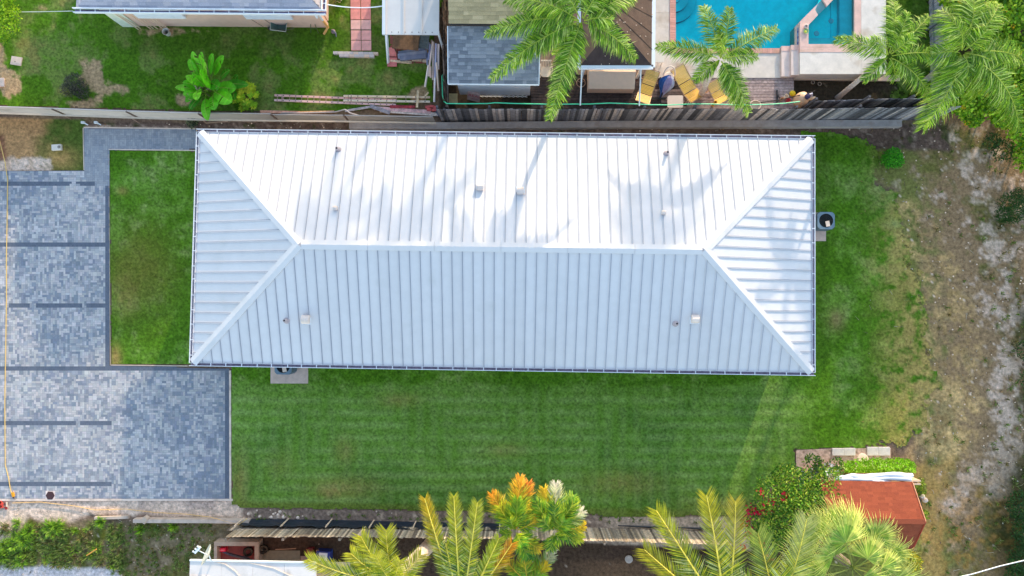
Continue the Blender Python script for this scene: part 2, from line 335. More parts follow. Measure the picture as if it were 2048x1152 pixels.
# ------------------------------------------------------------------ driveway pavers
pv = MB(); cell = 4.2
X0, Y0 = -180, 254
nxp, nyp = int((462 - X0) / cell), int((1000 - Y0) / cell)
reg_poly = [[(-200, 343), (168, 341), (168, 256), (392, 259), (395, 298), (217, 299), (218, 731), (459, 738), (459, 999), (-200, 999)]]
cx = X0 + (np.arange(nxp) + .5) * cell; cy = Y0 + (np.arange(nyp) + .5) * cell
CX, CY = np.meshgrid(cx, cy, indexing='ij'); inside = sd(CX, CY, reg_poly[0]) < 0
blot = fbm(CX, CY, 70, 71); blot2 = fbm(CX, CY, 20, 81, 3); big = fbm(CX, CY, 220, 91, 2)
def band(i, j):
    x, y = CX[i, j], CY[i, j]
    for (yy, xa, xb) in ((368, 2, 190), (490, -200, 218), (612, 18, 218), (735, -200, 460), (845, -200, 222), (967, -200, 222)):
        if abs(y - yy) < 4.2 and xa < x < xb:
            if yy == 368 and 135 < x < 162 and R() < .6: return 0
            if yy == 612 and (60 < x < 73 or 163 < x < 172): return 0
            if yy == 845 and 152 < x < 160: return 0
            return 1
    if 210 < x < 219 and 372 < y < 735: return 2
    if 449 < x < 460 and y > 740: return 2
    return 0
LT = A(158, 171, 187); MD = A(134, 149, 168); DK = A(108, 126, 150); BD = A(82, 98, 122)
free = inside.copy()
for j in range(nyp):
    for i in range(nxp):
        if not free[i, j]: continue
        bb = band(i, j)
        if bb: w_, h_ = 1, 1
        else:
            r = R(); opts = [(1, 1)] if r < .06 else ([(2, 1), (1, 2)] if r < .55 else ([(1, 2), (2, 1)] if r < .9 else [(2, 2), (2, 1)]))
            w_, h_ = 1, 1
            if CY[i, j] < 300: opts = [(1, 2) if r < .5 else (2, 1)]
            for (a, b) in opts:
                if i + a <= nxp and j + b <= nyp and free[i:i + a, j:j + b].all() and not any(band(i + q, j + s_) for q in range(a) for s_ in range(b)): w_, h_ = a, b; break
        free[i:i + w_, j:j + h_] = False
        e = blot[i, j] * .6 + blot2[i, j] * .55 + .0 + (R() - .5) * .6 - max(0, (CX[i, j] - 250) / 900)
        if bb: c = sc(BD, U(.9, 1.1))
        elif CY[i, j] < 300 or (CX[i, j] > 168 and CY[i, j] < 372): c = mixc(DK, MD, np.clip(e * 1.3, 0, 1)); c = sc(c, U(.92, 1.1))
        else: q_ = min(1, max(0, (e - .28) / .5)); c = mixc(DK, MD, q_ * 2) if q_ < .5 else mixc(MD, LT, q_ * 2 - 1); c = sc(c, U(.9, 1.1)); c = (c[0] * U(.96, 1.06), c[1], c[2] * U(.96, 1.05))
        x1, y1 = X0 + i * cell + .12, Y0 + j * cell + .12; x2, y2 = X0 + (i + w_) * cell - .12, Y0 + (j + h_) * cell - .12
        z = .05 + U(-.001, .001)
        pv.face([P(x1, y2, z), P(x2, y2, z), P(x2, y1, z), P(x1, y1, z)], c)
for pl in (reg_poly[0],):
    pv.face([P(x, y, .043) for x, y in reversed(pl)], A(96, 106, 128))
tag(pv.build('driveway', M_paver, org=(0, 0, 0)), kind='structure')
# poured concrete edging strips
ed = MB()
def edge(px, wd=.07, z=.06, c=(1.1, 1.1, 1.08)):
    for a, b in zip(px[:-1], px[1:]): ed.beam(P(*a, z / 2), P(*b, z / 2), wd, z, col=c)
edge([(460.5, 741), (461, 998)], .08); edge([(-180, 999.5), (466, 999.5)], .09); edge([(168, 255), (391, 258)], .05); edge([(167, 256), (168.5, 340)], .04, c=(.9, .9, .85)); edge([(218, 299), (392, 301)], .04); edge([(218, 300), (221, 730)], .03, .05, (.6, .6, .55)); edge([(222, 730), (376, 732)], .04, .055, (.9, .9, .85))
tag(ed.build('kerb', M_conc, org=(0, 0, 0)), kind='structure')

# ------------------------------------------------------------------ the white metal roofed house
Lh, Wh, ZE = 25.2361, 9.7, 2.75
def build_main():
    T = thing('house', (Lh / 2, Wh / 2, 0), 'long low house under a white standing seam metal hip roof', 'house')
    i = .14; sl_ = 1 / 3; L, W = Lh, Wh; z0 = ZE - .02
    def zr(x, y): return z0 + min(x - i, L - i - x, y - i, W - i - y) * sl_
    h = (W - 2 * i) / 2
    a, b = Vector((i, i, z0)), Vector((L - i, i, z0)); c, d = Vector((L - i, W - i, z0)), Vector((i, W - i, z0))
    e, f = Vector((i + h, W / 2, z0 + h * sl_)), Vector((L - i - h, W / 2, z0 + h * sl_))
    r = MB()
    sp = .4075
    def pan(pa, pb, pc, pd): 
        k = U(.975, 1.02); r.face([pa, pb, pc, pd], (k, k, k))
    # north/south slopes panel by panel, then west/east
    def strips(kind):
        n = int((L if kind in 'NS' else W) / sp) + 1; off = .12
        lim = L - i if kind in 'NS' else W - i
        edges = [i] + [off + k * sp for k in range(1, n + 1) if i < off + k * sp < lim] + [lim]
        br = ([i + h, L - i - h] if kind in 'NS' else [W / 2])
        for u0, u1 in zip(edges[:-1], edges[1:]):
            cuts = [u0] + [q for q in br if u0 + 1e-4 < q < u1 - 1e-4] + [u1]
            k = U(.97, 1.02); cc = (k, k, k)
            top = []
            for u in cuts:
                if kind in 'NS': t = min(u - i, L - i - u, h)
                else: t = min(u - i, W - i - u)
                top.append((u, t))
            def pt(u, t):
                if kind == 'S': return Vector((u, i + t, z0 + t * sl_))
                if kind == 'N': return Vector((u, W - i - t, z0 + t * sl_))
                if kind == 'W': return Vector((i + t, u, z0 + t * sl_))
                return Vector((L - i - t, u, z0 + t * sl_))
            poly = [pt(u0, 0), pt(u1, 0)] + [pt(u, t) for u, t in reversed(top) if t > 1e-4]
            if kind in 'NW': poly.reverse()
            if len(poly) > 2: r.face(poly, cc)
        nrm = {'S': Vector((0, -sl_, 1)), 'N': Vector((0, sl_, 1)), 'W': Vector((-sl_, 0, 1)), 'E': Vector((sl_, 0, 1))}[kind].normalized()
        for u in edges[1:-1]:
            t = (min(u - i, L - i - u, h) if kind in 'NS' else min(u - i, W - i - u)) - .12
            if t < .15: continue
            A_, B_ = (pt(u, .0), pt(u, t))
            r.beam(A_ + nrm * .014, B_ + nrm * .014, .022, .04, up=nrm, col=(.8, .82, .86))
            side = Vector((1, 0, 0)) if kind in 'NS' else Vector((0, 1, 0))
            r.beam(A_ + nrm * .003 + side * .024, B_ + nrm * .003 + side * .024, .024, .008, up=nrm, col=(.5, .54, .62))  # dark seam line beside each rib, with the rib's shade painted in
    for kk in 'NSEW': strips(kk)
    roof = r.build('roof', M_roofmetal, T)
    def cap(p, q, drop, name, segs=1):
        for s_ in range(segs):
            A_ = p.lerp(q, s_ / segs + (.0006 if s_ else 0)); B_ = p.lerp(q, (s_ + 1) / segs)
            m = MB(); t = (q - p); hz = Vector((t.x, t.y, 0)).normalized(); sd_ = Vector((hz.y, -hz.x, 0)); wv = .185
            prof = [(-wv, -drop * wv + .004), (-wv, -drop * wv + .045), (0, .055), (wv, -drop * wv + .045), (wv, -drop * wv + .004)]
            va = [A_ + sd_ * x + Vector((0, 0, z)) for x, z in prof]; vb = [B_ + sd_ * x + Vector((0, 0, z)) for x, z in prof]
            m.mesh(va + vb, [(k, k + 1, 6 + k, 5 + k) for k in range(4)] + [(4, 3, 2, 1, 0), (5, 6, 7, 8, 9)], (1, 1, 1))
            m.build(name, M_roofmetal, roof)
    hd = sl_ * .7071
    cap(e + Vector((.1, 0, 0)), f - Vector((.1, 0, 0)), sl_, 'ridge_cap', 6)
    for p, q in ((a, e), (d, e), (b, f), (c, f)): cap(p, q, hd, 'hip_cap')
    # gutters
    def gut(p, q, inw):
        m = MB(); p, q, inw = Vector(p), Vector(q), Vector(inw); t = (q - p).normalized(); g = .13
        up = Vector((0, 0, 1)); cc = (1.05, 1.05, 1.08)
        m.beam(p + inw * .011, q + inw * .011, .022, .03, col=cc)                                   # rolled lip
        m.beam(p + inw * .006 - up * .075, q + inw * .006 - up * .075, .006, .12, col=cc)          # face
        m.beam(p + inw * g - up * .05, q + inw * g - up * .05, .01, .15, col=cc)                    # back
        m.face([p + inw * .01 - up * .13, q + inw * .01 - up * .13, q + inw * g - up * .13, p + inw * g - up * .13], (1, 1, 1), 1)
        m.face([p + inw * .01 - up * .132, q + inw * .01 - up * .132, q + inw * g - up * .132, p + inw * g - up * .132], cc, 0)
        n = int((q - p).length / .61)
        for k in range(n):
            s_ = p + t * (.3 + k * .61 + U(-.06, .06)); m.beam(s_ + inw * .02 + up * .004, s_ + inw * g + up * .004, .03, .014, col=cc)
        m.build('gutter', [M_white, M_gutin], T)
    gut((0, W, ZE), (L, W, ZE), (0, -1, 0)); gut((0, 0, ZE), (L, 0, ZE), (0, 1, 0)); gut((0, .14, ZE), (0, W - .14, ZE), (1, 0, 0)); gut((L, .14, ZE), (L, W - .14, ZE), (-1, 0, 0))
    m = MB(); o = .62
    for p, q in (((o, o), (L - o, o)), ((L - o, o), (L - o, W - o)), ((L - o, W - o), (o, W - o)), ((o, W - o), (o, o))):
        m.beam((*p, 1.3), (*q, 1.3), .2, 2.6)
    wall = m.build('wall', mat('white_stucco', (.75, .75, .74), rough=.9, var=.05, bump=.2, bscale=60), T)
    m = MB(); m.box((L / 2, W / 2, ZE - .2), (L - .3, W - .3, .03)); m.build('soffit', M_white, T)
    for x, wd in ((3.5, 1.8), (8, 1.2), (12.6, 1.8), (17, 1.2), (21.5, 1.8)):
        for y in (o - .11, W - o + .11):
            m = MB(); m.box((x, y, 1.5), (wd, .06, 1.2)); fr = m.build('window', M_white, T)
            m = MB(); m.box((x, y + (-.04 if y < 5 else .04), 1.5), (wd - .14, .02, 1.06)); m.build('pane', mat('glass_dark', (.03, .04, .05), rough=.08, var=.1, spec=.6), fr)
    m = MB(); m.box((o - .12, 6.4, 1.05), (.05, 1.0, 2.1), col=A(90, 100, 120)); dr = m.build('door', M_plain, T)
    m = MB(); m.box((o - .17, 6.05, 1.0), (.05, .05, .12)); m.build('handle', M_metal, dr)
    # roof vents with curved hoods
    def rz_(x, y): return zr(x, y)
    for px, py, big_ in ((960, 373, 1), (1041, 381, 1), (610.5, 639, 1.15), (1391, 638, 1.1), (671, 416, .6), (1327, 425, .6)):
        p = P(px, py, 3.7); z = rz_(p.x, p.y); p = P(px, py, z + .15 * big_); z = rz_(p.x, p.y); s_ = .13 * big_; m = MB(); cc = A(196, 200, 208)
        m.box((p.x, p.y, z + .01), (s_ * 2.6, s_ * 2.7, .03), col=(.8, .82, .85))
        n = 9; ringa = []; ringb = []
        north = 1 if p.y > W / 2 else -1
        for k in range(n):
            an = math.pi * k / (n - 1); yy = p.y + s_ * 1.15 * math.cos(an); zz = z + .04 + s_ * 1.3 * math.sin(an) + .06
            ringa.append(Vector((p.x - s_, yy, zz))); ringb.append(Vector((p.x + s_, yy, zz)))
        m.mesh(ringa + ringb, [(k, k + 1, n + k + 1, n + k) for k in range(n - 1)] + [tuple(range(n)), tuple(range(2 * n - 1, n - 1, -1))], cc)
        m.box((p.x, p.y, z + .05), (s_ * 1.9, s_ * 2.2, .12), col=cc)
        m.build('roof_vent', M_plain, T)
    for px, py in ((675, 298), (1334, 306), (571.5, 641), (1352, 647)):
        p = P(px, py, 3.4); z = rz_(p.x, p.y); p = P(px, py, z + .1); z = rz_(p.x, p.y); m = MB()
        m.lathe((p.x, p.y, z), [(.13, 0), (.12, .03), (.075, .05), (.06, .14), (.05, .3), (.04, .3), (.035, .1)], 14, A(150, 154, 172))
        m.lathe((p.x, p.y, z), [(.038, .26), (.0, .26)], 14, (.01, .01, .012)); m.build('vent_pipe', M_plain, T)
build_main()

# ------------------------------------------------------------------ shingle slopes (every shingle a lapped face)
def shingles(m, O, u, v, n, length, height, lo, hi, cols, du=.32, dv=.145, seed=0):
    # O eave start, u along the eave, v up the slope, lo/hi(v) -> u limits
    rr = random.Random(seed); k = 0; y = 0.0
    while y < height - 1e-3:
        y1 = min(y + dv, height); off = -rr.random() * du; x = off
        while x < length:
            wd = du * rr.choice((.6, 1, 1, 1.35)); x1 = x + wd
            a0, a1 = max(x, lo(y)), min(x1, hi(y)); b0, b1 = max(x, lo(y1)), min(x1, hi(y1))
            if a1 - a0 > .02 and b1 - b0 > 0.0:
                c = mixc(rr.choice(cols), cols[0], .45); q = rr.uniform(.92, 1.07)
                m.face([O + u * a0 + v * y + n * .012, O + u * a1 + v * y + n * .012, O + u * b1 + v * y1, O + u * b0 + v * y1], sc(c, q))
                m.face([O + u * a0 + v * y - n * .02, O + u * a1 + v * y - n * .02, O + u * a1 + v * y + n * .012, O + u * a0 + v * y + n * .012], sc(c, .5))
            x = x1
        y = y1
SLATE = [A(150, 162, 186), A(136, 150, 178), A(162, 172, 192), A(124, 140, 168)]
DSLATE = [A(112, 128, 148), A(96, 112, 132), A(124, 140, 160), A(84, 98, 118), A(140, 156, 176)]
OLV = [A(158, 156, 132), A(144, 142, 120), A(168, 166, 144), A(130, 130, 110)]
# neighbour's house to the north-west
def nbr_house():
    z = 2.7; a = P(146, 25, z); b = P(651, 27, z); L = b.x - a.x; D = 11.0; yb = (a.y + b.y) / 2; x0 = a.x
    T = thing('house', ((x0 + b.x) / 2, yb + D / 2, 0), 'beige house with a blue grey shingle roof and white gutter', 'house')
    sl_ = .42; h = D / 2 - .12; m = MB(); i = .13
    n = Vector((0, -sl_, 1)).normalized(); v = Vector((0, 1, sl_)).normalized(); H = h * math.sqrt(1 + sl_ ** 2); kf = h / H
    shingles(m, Vector((x0 + i, yb + i, z)), Vector((1, 0, 0)), v, n, L - 2 * i, H, lambda t: t * kf, lambda t: L - 2 * i - t * kf, SLATE, seed=1)
    v2 = Vector((-1, 0, sl_)).normalized(); n2_ = Vector((sl_, 0, 1)).normalized()
    shingles(m, Vector((b.x - i, yb + i, z)), Vector((0, 1, 0)), v2, n2_, 2 * h, H, lambda t: t * kf, lambda t: 2 * h - t * kf, [A(178, 180, 188), A(166, 168, 178)], seed=2)
    v3 = Vector((1, 0, sl_)).normalized(); n3_ = Vector((-sl_, 0, 1)).normalized()
    shingles(m, Vector((x0 + i, yb + i + 2 * h, z)), Vector((0, -1, 0)), v3, n3_, 2 * h, H, lambda t: t * kf, lambda t: 2 * h - t * kf, SLATE, seed=3)
    v4 = Vector((0, -1, sl_)).normalized(); n4_ = Vector((0, sl_, 1)).normalized()
    shingles(m, Vector((b.x - i, yb + i + 2 * h, z)), Vector((-1, 0, 0)), v4, n4_, L - 2 * i, H, lambda t: t * kf, lambda t: L - 2 * i - t * kf, SLATE, du=.6, dv=.3, seed=4)
    m.build('roof', M_shing, T)
    def gut(p, q, inw):
        g = MB(); p, q, inw = Vector(p), Vector(q), Vector(inw); up = Vector((0, 0, 1)); t = (q - p).normalized(); cc = (1.1, 1.1, 1.12)
        g.beam(p, q, .03, .04, col=cc); g.beam(p - up * .07, q - up * .07, .008, .13, col=cc); g.beam(p + inw * .15 + up * .02, q + inw * .15 + up * .02, .03, .12, col=cc)
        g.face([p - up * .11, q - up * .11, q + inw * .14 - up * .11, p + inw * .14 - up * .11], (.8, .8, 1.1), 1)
        for k in range(int((q - p).length / .62)):
            s_ = p + t * (.3 + k * .62); g.beam(s_, s_ + inw * .15, .025, .02, col=cc)
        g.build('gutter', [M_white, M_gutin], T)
    gut((x0, yb, z), (b.x, yb, z), (0, 1, 0)); gut((b.x, yb + .15, z), (b.x, yb + D, z), (-1, 0, 0))
    w0 = P(248, 53); w1 = P(657, 55); yw = (w0.y + w1.y) / 2
    m = MB(); th = .2; m.box(((w0.x + w1.x) / 2, yw + th / 2, 1.3), (w1.x - w0.x, th, 2.6)); m.box((w1.x - th / 2, yw + 4.1 + th, 1.3), (th, 8.0, 2.6)); m.box((w0.x + th / 2, yw + 4.1 + th, 1.3), (th, 8.0, 2.6)); m.box(((w0.x + w1.x) / 2, yw + 8.2 + th, 1.3), (w1.x - w0.x, th, 2.6))
    m.build('wall', M_stucco, T)
    m = MB(); m.box(((x0 + b.x) / 2, yb + D / 2, z - .13), (L - .35, D - .35, .03)); m.build('soffit', M_white, T)
    for xa, xb in ((255, 352), (478, 572)):
        p, q = P(xa, 35, 2.0), P(xb, 35, 2.0)
        m = MB(); m.box(((p.x + q.x) / 2, yw - .05, 1.62), (q.x - p.x, .09, 1.0), col=(1.1, 1.1, 1.15)); aw = m.build('window', M_white, T)
        m = MB(); [m.box(((p.x + q.x) / 2, yw - .12, 1.2 + .1 * kk), (q.x - p.x + .04, .05, .06), col=(1.15, 1.15, 1.18)) for kk in range(10)]; m.build('shutter', M_white, aw)
    p = P(236, 40, 1.2); m = MB(); m.box((w0.x + .35, yw - .03, 1.0), (.75, .05, 2.0), col=A(176, 200, 204)); m.build('door', M_plain, T)
    # downspout
    q = P(645, 58, 1.0)
    m = MB(); m.tube([P(630, 28, 2.6), P(634, 35, 2.35), Vector((q.x, yw - .08, 2.1)), Vector((q.x, yw - .08, 1.0))], .05, 8, (1, 1, 1)); ds = m.build('downspout', M_white, T)
    m = MB(); m.tube([Vector((q.x, yw - .08, 1.0)), Vector((q.x + .03, yw - .1, .3)), P(648, 68, .05)], .055, 8, A(214, 180, 120)); m.build('outlet', M_plain, ds)
    for dx in (478, 505):
        m = MB(); pts = [Vector((P(dx, 38, 1.9).x + .35 * t * t, yw - .02, 1.9 - 1.8 * t)) for t in [k / 8 for k in range(9)]]; m.tube(pts, .012, 5, A(110, 100, 100)); m.build('wall_cable', M_plain, T)
    # pile of poles leaning at the wall
    for k, (xa, ya) in enumerate(((277, 59), (281, 57), (302, 58), (307, 57), (316, 58), (327, 58), (334, 59), (340, 60))):
        m = MB(); b_ = P(xa, ya, .02); t_ = Vector((b_.x - .25 - .05 * R(), yw - .04, 1.5 + .15 * R())); m.tube([b_, t_], .022, 7, A(224, 216, 206))
        tag(m.build('pole', M_plain), 'thin cream pole leaning on the beige house wall beside a round bucket', 'pole', 'cream poles leaning on the beige wall')
nbr_house()

# ------------------------------------------------------------------ white metal lean-to with its store of scrap
def leanto():
    z = 2.3; a = P(770, 69, z); b = P(878, 66, z); T = thing('metal_shed', (a.x + 1, a.y + 3, 0), 'open shed with a pale blue grey ribbed metal roof next to the wooden fence', 'shed')
    L = b.x - a.x; m = MB(); D = 5.5
    for k in range(3):
        x0 = a.x + L * k / 3; x1 = a.x + L * (k + 1) / 3; c = sc(A(186, 198, 210), 1 - .04 * k)
        m.mesh([Vector((x0, a.y, z)), Vector((x1, a.y, z)), Vector((x1, a.y + D, z + .5)), Vector((x0, a.y + D, z + .5)), Vector((x0, a.y, z - .03)), Vector((x1, a.y, z - .03)), Vector((x1, a.y + D, z + .47)), Vector((x0, a.y + D, z + .47))], [(0, 1, 2, 3), (7, 6, 5, 4), (0, 4, 5, 1), (2, 6, 7, 3), (1, 5, 6, 2), (3, 7, 4, 0)], c)
        m.beam((x0 + .03, a.y, z + .02), (x0 + .03, a.y + D, z + .52), .05, .05, col=sc(c, .93))
    for k in range(1, 8): m.lathe((a.x + L * k / 8, a.y + .1, z + .01), [(.025, 0), (.02, .02), (0, .025)], 8, A(120, 120, 126))
    m.build('roof', mat('sheet_metal', rough=.45, var=.06, scale=1.5, spec=.4), T)
    m = MB(); m.beam((a.x - .05, a.y, z - .02), (a.x - .05, a.y + D, z + .48), .12, .16); m.build('fascia', M_white, T)
    q = P(777, 128); m = MB(); m.beam((a.x + .04, a.y + .05, z - .1), (q.x, q.y, .02), .09, .09, col=(1.15, 1.15, 1.2)); m.build('post', M_white, T)
    m = MB(); m.beam((b.x - .06, a.y + .2, z - .1), (b.x - .06, a.y + .2, .02), .09, .09); m.build('post', M_white, T)
    m = MB(); m.box(((a.x + b.x) / 2, a.y + D, 1.2), (L, .1, 2.3)); m.build('back_wall', M_white, T)
    # floor
    m = MB(); c = [P(780, 66, .04), P(780, 127, .04), P(855, 127, .04), P(855, 66, .04)]; m.face(c, A(120, 80, 80)); tag(m.build('floor_slab', M_cc), kind='structure')
    m = MB(); p = P(812, 82, .9); m.box((p.x, p.y, .9), (1.15, .75, .05), rz=-.08, col=A(96, 82, 68)); m.box((p.x + .75, p.y + .05, .86), (.5, .7, .05), rz=-.08, col=A(74, 92, 104))
    for dx, dy in ((-.5, -.3), (-.5, .3), (.9, -.3), (.9, .3)): m.box((p.x + dx, p.y + dy, .43), (.05, .05, .84), col=A(90, 80, 70))
    tag(m.build('work_table', M_wood), 'brown and grey board table under the edge of the metal roof', 'table')
    p = P(785, 106); m = MB(); m.box((p.x, p.y, .1), (.4, .4, .08), col=A(186, 124, 132)); m.box((p.x + .02, p.y - .45, .1), (.42, .4, .08), col=A(182, 118, 126)); tag(m.build('paving_stack', M_cc), 'two pink concrete slabs by the white post of the open shed', 'slabs')
    m = MB(); r_ = .12
    for k, (xa, ya, xb, yb, c) in enumerate(((797, 108, 850, 100, A(96, 116, 150)), (796, 113, 852, 106, A(126, 146, 180)), (800, 117, 852, 112, A(104, 122, 158)))):
        m.beam(P(xa, ya, .25 + .05 * k), P(xb, yb, .25 + .05 * k), .2, .12, col=c)
    tag(m.build('folded_tarp', M_plain), 'folded blue grey tarp bundle lying beside pink slabs', 'tarp')
    for k, (xa, ya, xb, yb) in enumerate(((781, 122, 823, 125), (824, 120, 843, 120), (845, 122, 853, 122))):
        m = MB(); m.beam(P(xa, ya, .1), P(xb, yb, .1), .1, .1, col=A(206, 202, 190)); tag(m.build('timber_block', M_wood), ('long cream timber at the shed opening', 'short cream timber between two others at the shed opening', 'smallest cream timber touching the pipe heap')[k], 'timber')
    PIPE = [(853, 87, 855, 130, A(110, 130, 170)), (857.5, 85, 852, 112, A(150, 168, 205)), (861, 88, 857, 120, A(120, 140, 190)), (866, 83, 859, 132, A(200, 205, 215)), (867, 85, 866, 160, A(225, 230, 242)), (872, 87, 870, 170, A(160, 180, 225)), (877, 88, 877, 139, A(205, 212, 230)), (857, 130, 850, 174, A(220, 225, 236)), (860, 133, 858, 152, A(200, 205, 220)), (861, 133, 861.5, 155, A(226, 224, 230)), (873, 125, 877, 182, A(190, 188, 190)), (870, 155, 868.5, 204, A(196, 206, 226)), (864, 80, 858, 140, A(130, 130, 140))]
    for k, (xa, ya, xb, yb, c) in enumerate(PIPE):
        m = MB(); z_ = .12 + .07 * (k % 4); m.tube([P(xa, ya, z_ + .3), P(xb, yb, z_)], .046, 8, sc(c, 1.25)); tag(m.build('pipe', M_shiny), 'plastic pipe in the loose heap of pipes beside the wooden fence', 'pipe', 'pipes heaped beside the wooden fence')
leanto()
# overhead cable from the beige house to the lean-to
m = MB(); a, b = P(655, 9, 2.75), P(771, 11, 2.4); m.tube([a.lerp(b, t) - Vector((0, 0, .25 * 4 * t * (1 - t))) for t in [k / 14 for k in range(15)]], .022, 6, (1.2, 1.2, 1.2))
tag(m.build('overhead_cable', M_white), 'thick white cable spanning from the beige house to the metal shed', 'cable')
m = MB(); m.tube([P(20, 24, .6), P(80, 23.5, .6), P(146, 22, .7)], .011, 5, (1.1, 1.1, 1.1)); tag(m.build('wire', M_white), 'thin white wire strung over the grass from the beige house to the bush', 'wire')
m = MB(); m.tube([P(1900, 1158, 4.5), P(1945, 1148, 4.5), P(2000, 1132, 4.5), P(2060, 1118, 4.5)], .02, 6, (1.1, 1.1, 1.1)); tag(m.build('overhead_cable', M_white), 'white overhead cable crossing above scrub behind the red roofed shed', 'cable')

# ------------------------------------------------------------------ stepping slabs, blocks
rows = [(-20, -1), (0, 19), (20, 40), (41.5, 60), (62, 81), (82.5, 102)]
for r_, (ya, yb) in enumerate(rows):
    for c_ in range(2):
        xa = 701 + c_ * 20.6 + r_ * .35; m = MB(); c = sc(A(186, 138, 146) if (r_ in (0, 1, 2) ) else A(196, 162, 172), U(.93, 1.07))
        if r_ == 3: c = A(190, 168, 178)
        m.prism([P(xa + .5, yb, 0)[:2], P(xa + 19.8, yb, 0)[:2], P(xa + 19.8, ya, 0)[:2], P(xa + .5, ya, 0)[:2]], 0, .08 + U(-.004, .004), c)
        m.build('paving_slab', M_cc)
for k, o in enumerate(sorted([x for x in COL.objects if x.name.startswith('paving_slab')], key=lambda x: (-round(x.location.y, 1), x.location.x))):
    r_, c_ = k // 2, k % 2
    ordn = ['beyond the top edge', 'farthest up in view', 'second row down', 'third row down', 'fourth row down', 'last row by the grey blocks'][r_]
    tag(o, 'square pink garden slab in the %s column, %s' % (('left', 'right')[c_], ordn), 'paving slab', 'pink slabs of the garden path')
for k in range(9):
    for r_ in range(2):
        xa = 667 + k * 10 + (12 if r_ else 0)
        if r_ and k > 6: continue
        if not r_ and k > 8: continue
        m = MB(); y = 106.5 + r_ * 5.5 + .2 * k; m.box(P(xa + 5, y, .09), (.21, .115, .18), rz=-.01 + U(-.04, .04), col=sc(random.choice([A(168, 176, 190), A(150, 160, 180), A(182, 178, 176)]), U(.9, 1.1)))
        tag(m.build('concrete_block', M_cc), 'small grey block in the double row across the end of the pink slab path', 'block', 'grey blocks at the end of the slab path')
# loose tiles on the neighbour's lawn
for (x, y, s_, rz, lab) in ((33, 122, .48, -.15, 'square grey concrete tile lying alone on the grass near the green bush'), (-2, 165, .5, .05, 'grey tile at the dry patch by the photo edge')):
    m = MB(); m.box(P(x, y, .06), (s_, s_ * .8, .06), rz=rz, col=(1, 1, 1)); m.box(P(x - 3, y + 1, .092), (.06, .05, .01), col=(.5, .5, .5)); tag(m.build('concrete_tile', M_conc), lab, 'tile')
# bucket, wheelbarrow, chair frame by the beige house
m = MB(); b = P(337.5, 68); m.lathe(b, [(.11, 0), (.12, .02), (.145, .3), (.16, .3), (.155, .28), (.13, .27), (.11, .03), (0, .03)], 22, A(168, 182, 190)); m.lathe(b, [(.05, .04), (.05, .2), (0, .2)], 10, A(50, 62, 66)); tag(m.build('bucket', M_shiny), 'round pale grey bucket on the grass below the cream poles', 'bucket')
def barrow():
    b = P(568, 60); T = thing('wheelbarrow', b, 'dark green wheelbarrow with grey trim against the beige wall', 'wheelbarrow')
    m = MB(); x, y = b.x, b.y; g = A(70, 104, 110)
    top = [(-.42, -.22), (.28, -.3), (.34, .3), (-.4, .25)]; bot = [(-.2, -.1), (.15, -.14), (.15, .14), (-.2, .12)]
    vs = [Vector((x + p[0], y + p[1], .55)) for p in top] + [Vector((x + p[0], y + p[1], .28)) for p in bot]
    m.mesh(vs, [(0, 1, 5, 4), (1, 2, 6, 5), (2, 3, 7, 6), (3, 0, 4, 7), (4, 5, 6, 7)], g); m.tube(vs[:4] + [vs[0]], .02, 6, A(150, 170, 176)); m.build('tray', M_plain, T)
    m = MB(); m.lathe((0, 0, 0), [(.0, -.04), (.15, -.04), (.18, 0), (.15, .04), (0, .04)], 16, (.02, .02, .02), M=Matrix.Translation((x - .5, y - .02, .19)) @ Matrix.Rotation(math.pi / 2, 4, 'X')); m.build('wheel', M_black, T)
    for s_ in (-1, 1):
        m = MB(); m.tube([(x - .5, y + s_ * .05, .2), (x + .2, y + s_ * .2, .42), (x + .65, y + s_ * .26 + .08, .62)], .018, 6, A(96, 110, 112)); m.build('handle', M_metal, T)
        m = MB(); m.tube([(x + .1, y + s_ * .15, .35), (x + .2, y + s_ * .2, .02)], .018, 6, A(96, 110, 112)); m.build('leg', M_metal, T)
barrow()
m = MB(); b = P(633, 62)
for pts in ([(-.25, -.1, .02), (-.1, .28, .55), (.0, .3, .55), (.1, -.12, .02)], [(-.1, .28, .55), (-.12, .35, .02)], [(0, .3, .55), (.15, .2, .02)], [(-.2, .02, .2), (.06, .02, .2)]): m.tube([Vector(p) + b for p in pts], .016, 6, A(90, 130, 110))
tag(m.build('folding_stand', M_metal), 'thin green metal folding stand beside the downspout', 'stand')
m = MB(); b = P(668, 66, .0); m.tube([b + Vector(p) for p in ((-.1, .12, .05), (0, .05, .12), (.1, -.05, .08), (.12, -.2, .04))], [.03, .05, .04, .02], 8, A(90, 100, 124)); m.lathe(b + Vector((-.02, .05, 0)), [(.1, .0), (.1, .06), (.03, .1)], 12, A(120, 110, 120)); tag(m.build('sprinkler', M_plain), 'small grey garden sprinkler on grass near the corner of the beige house', 'sprinkler')
m = MB()
for k in range(60):
    x, y = U(662, 692), U(-12, 5); b = P(x, y, 0); a = U(0, 6.3); m.tube([b, b + Vector((math.cos(a) * .12, math.sin(a) * .12, .25))], [.02, .004], 4, A(200, 214, 214) if R() < .6 else A(150, 160, 130))
tag(m.build('potted_succulent', M_leaf), 'silvery spiky plant cut by the top edge beside the pink slabs', 'plant')

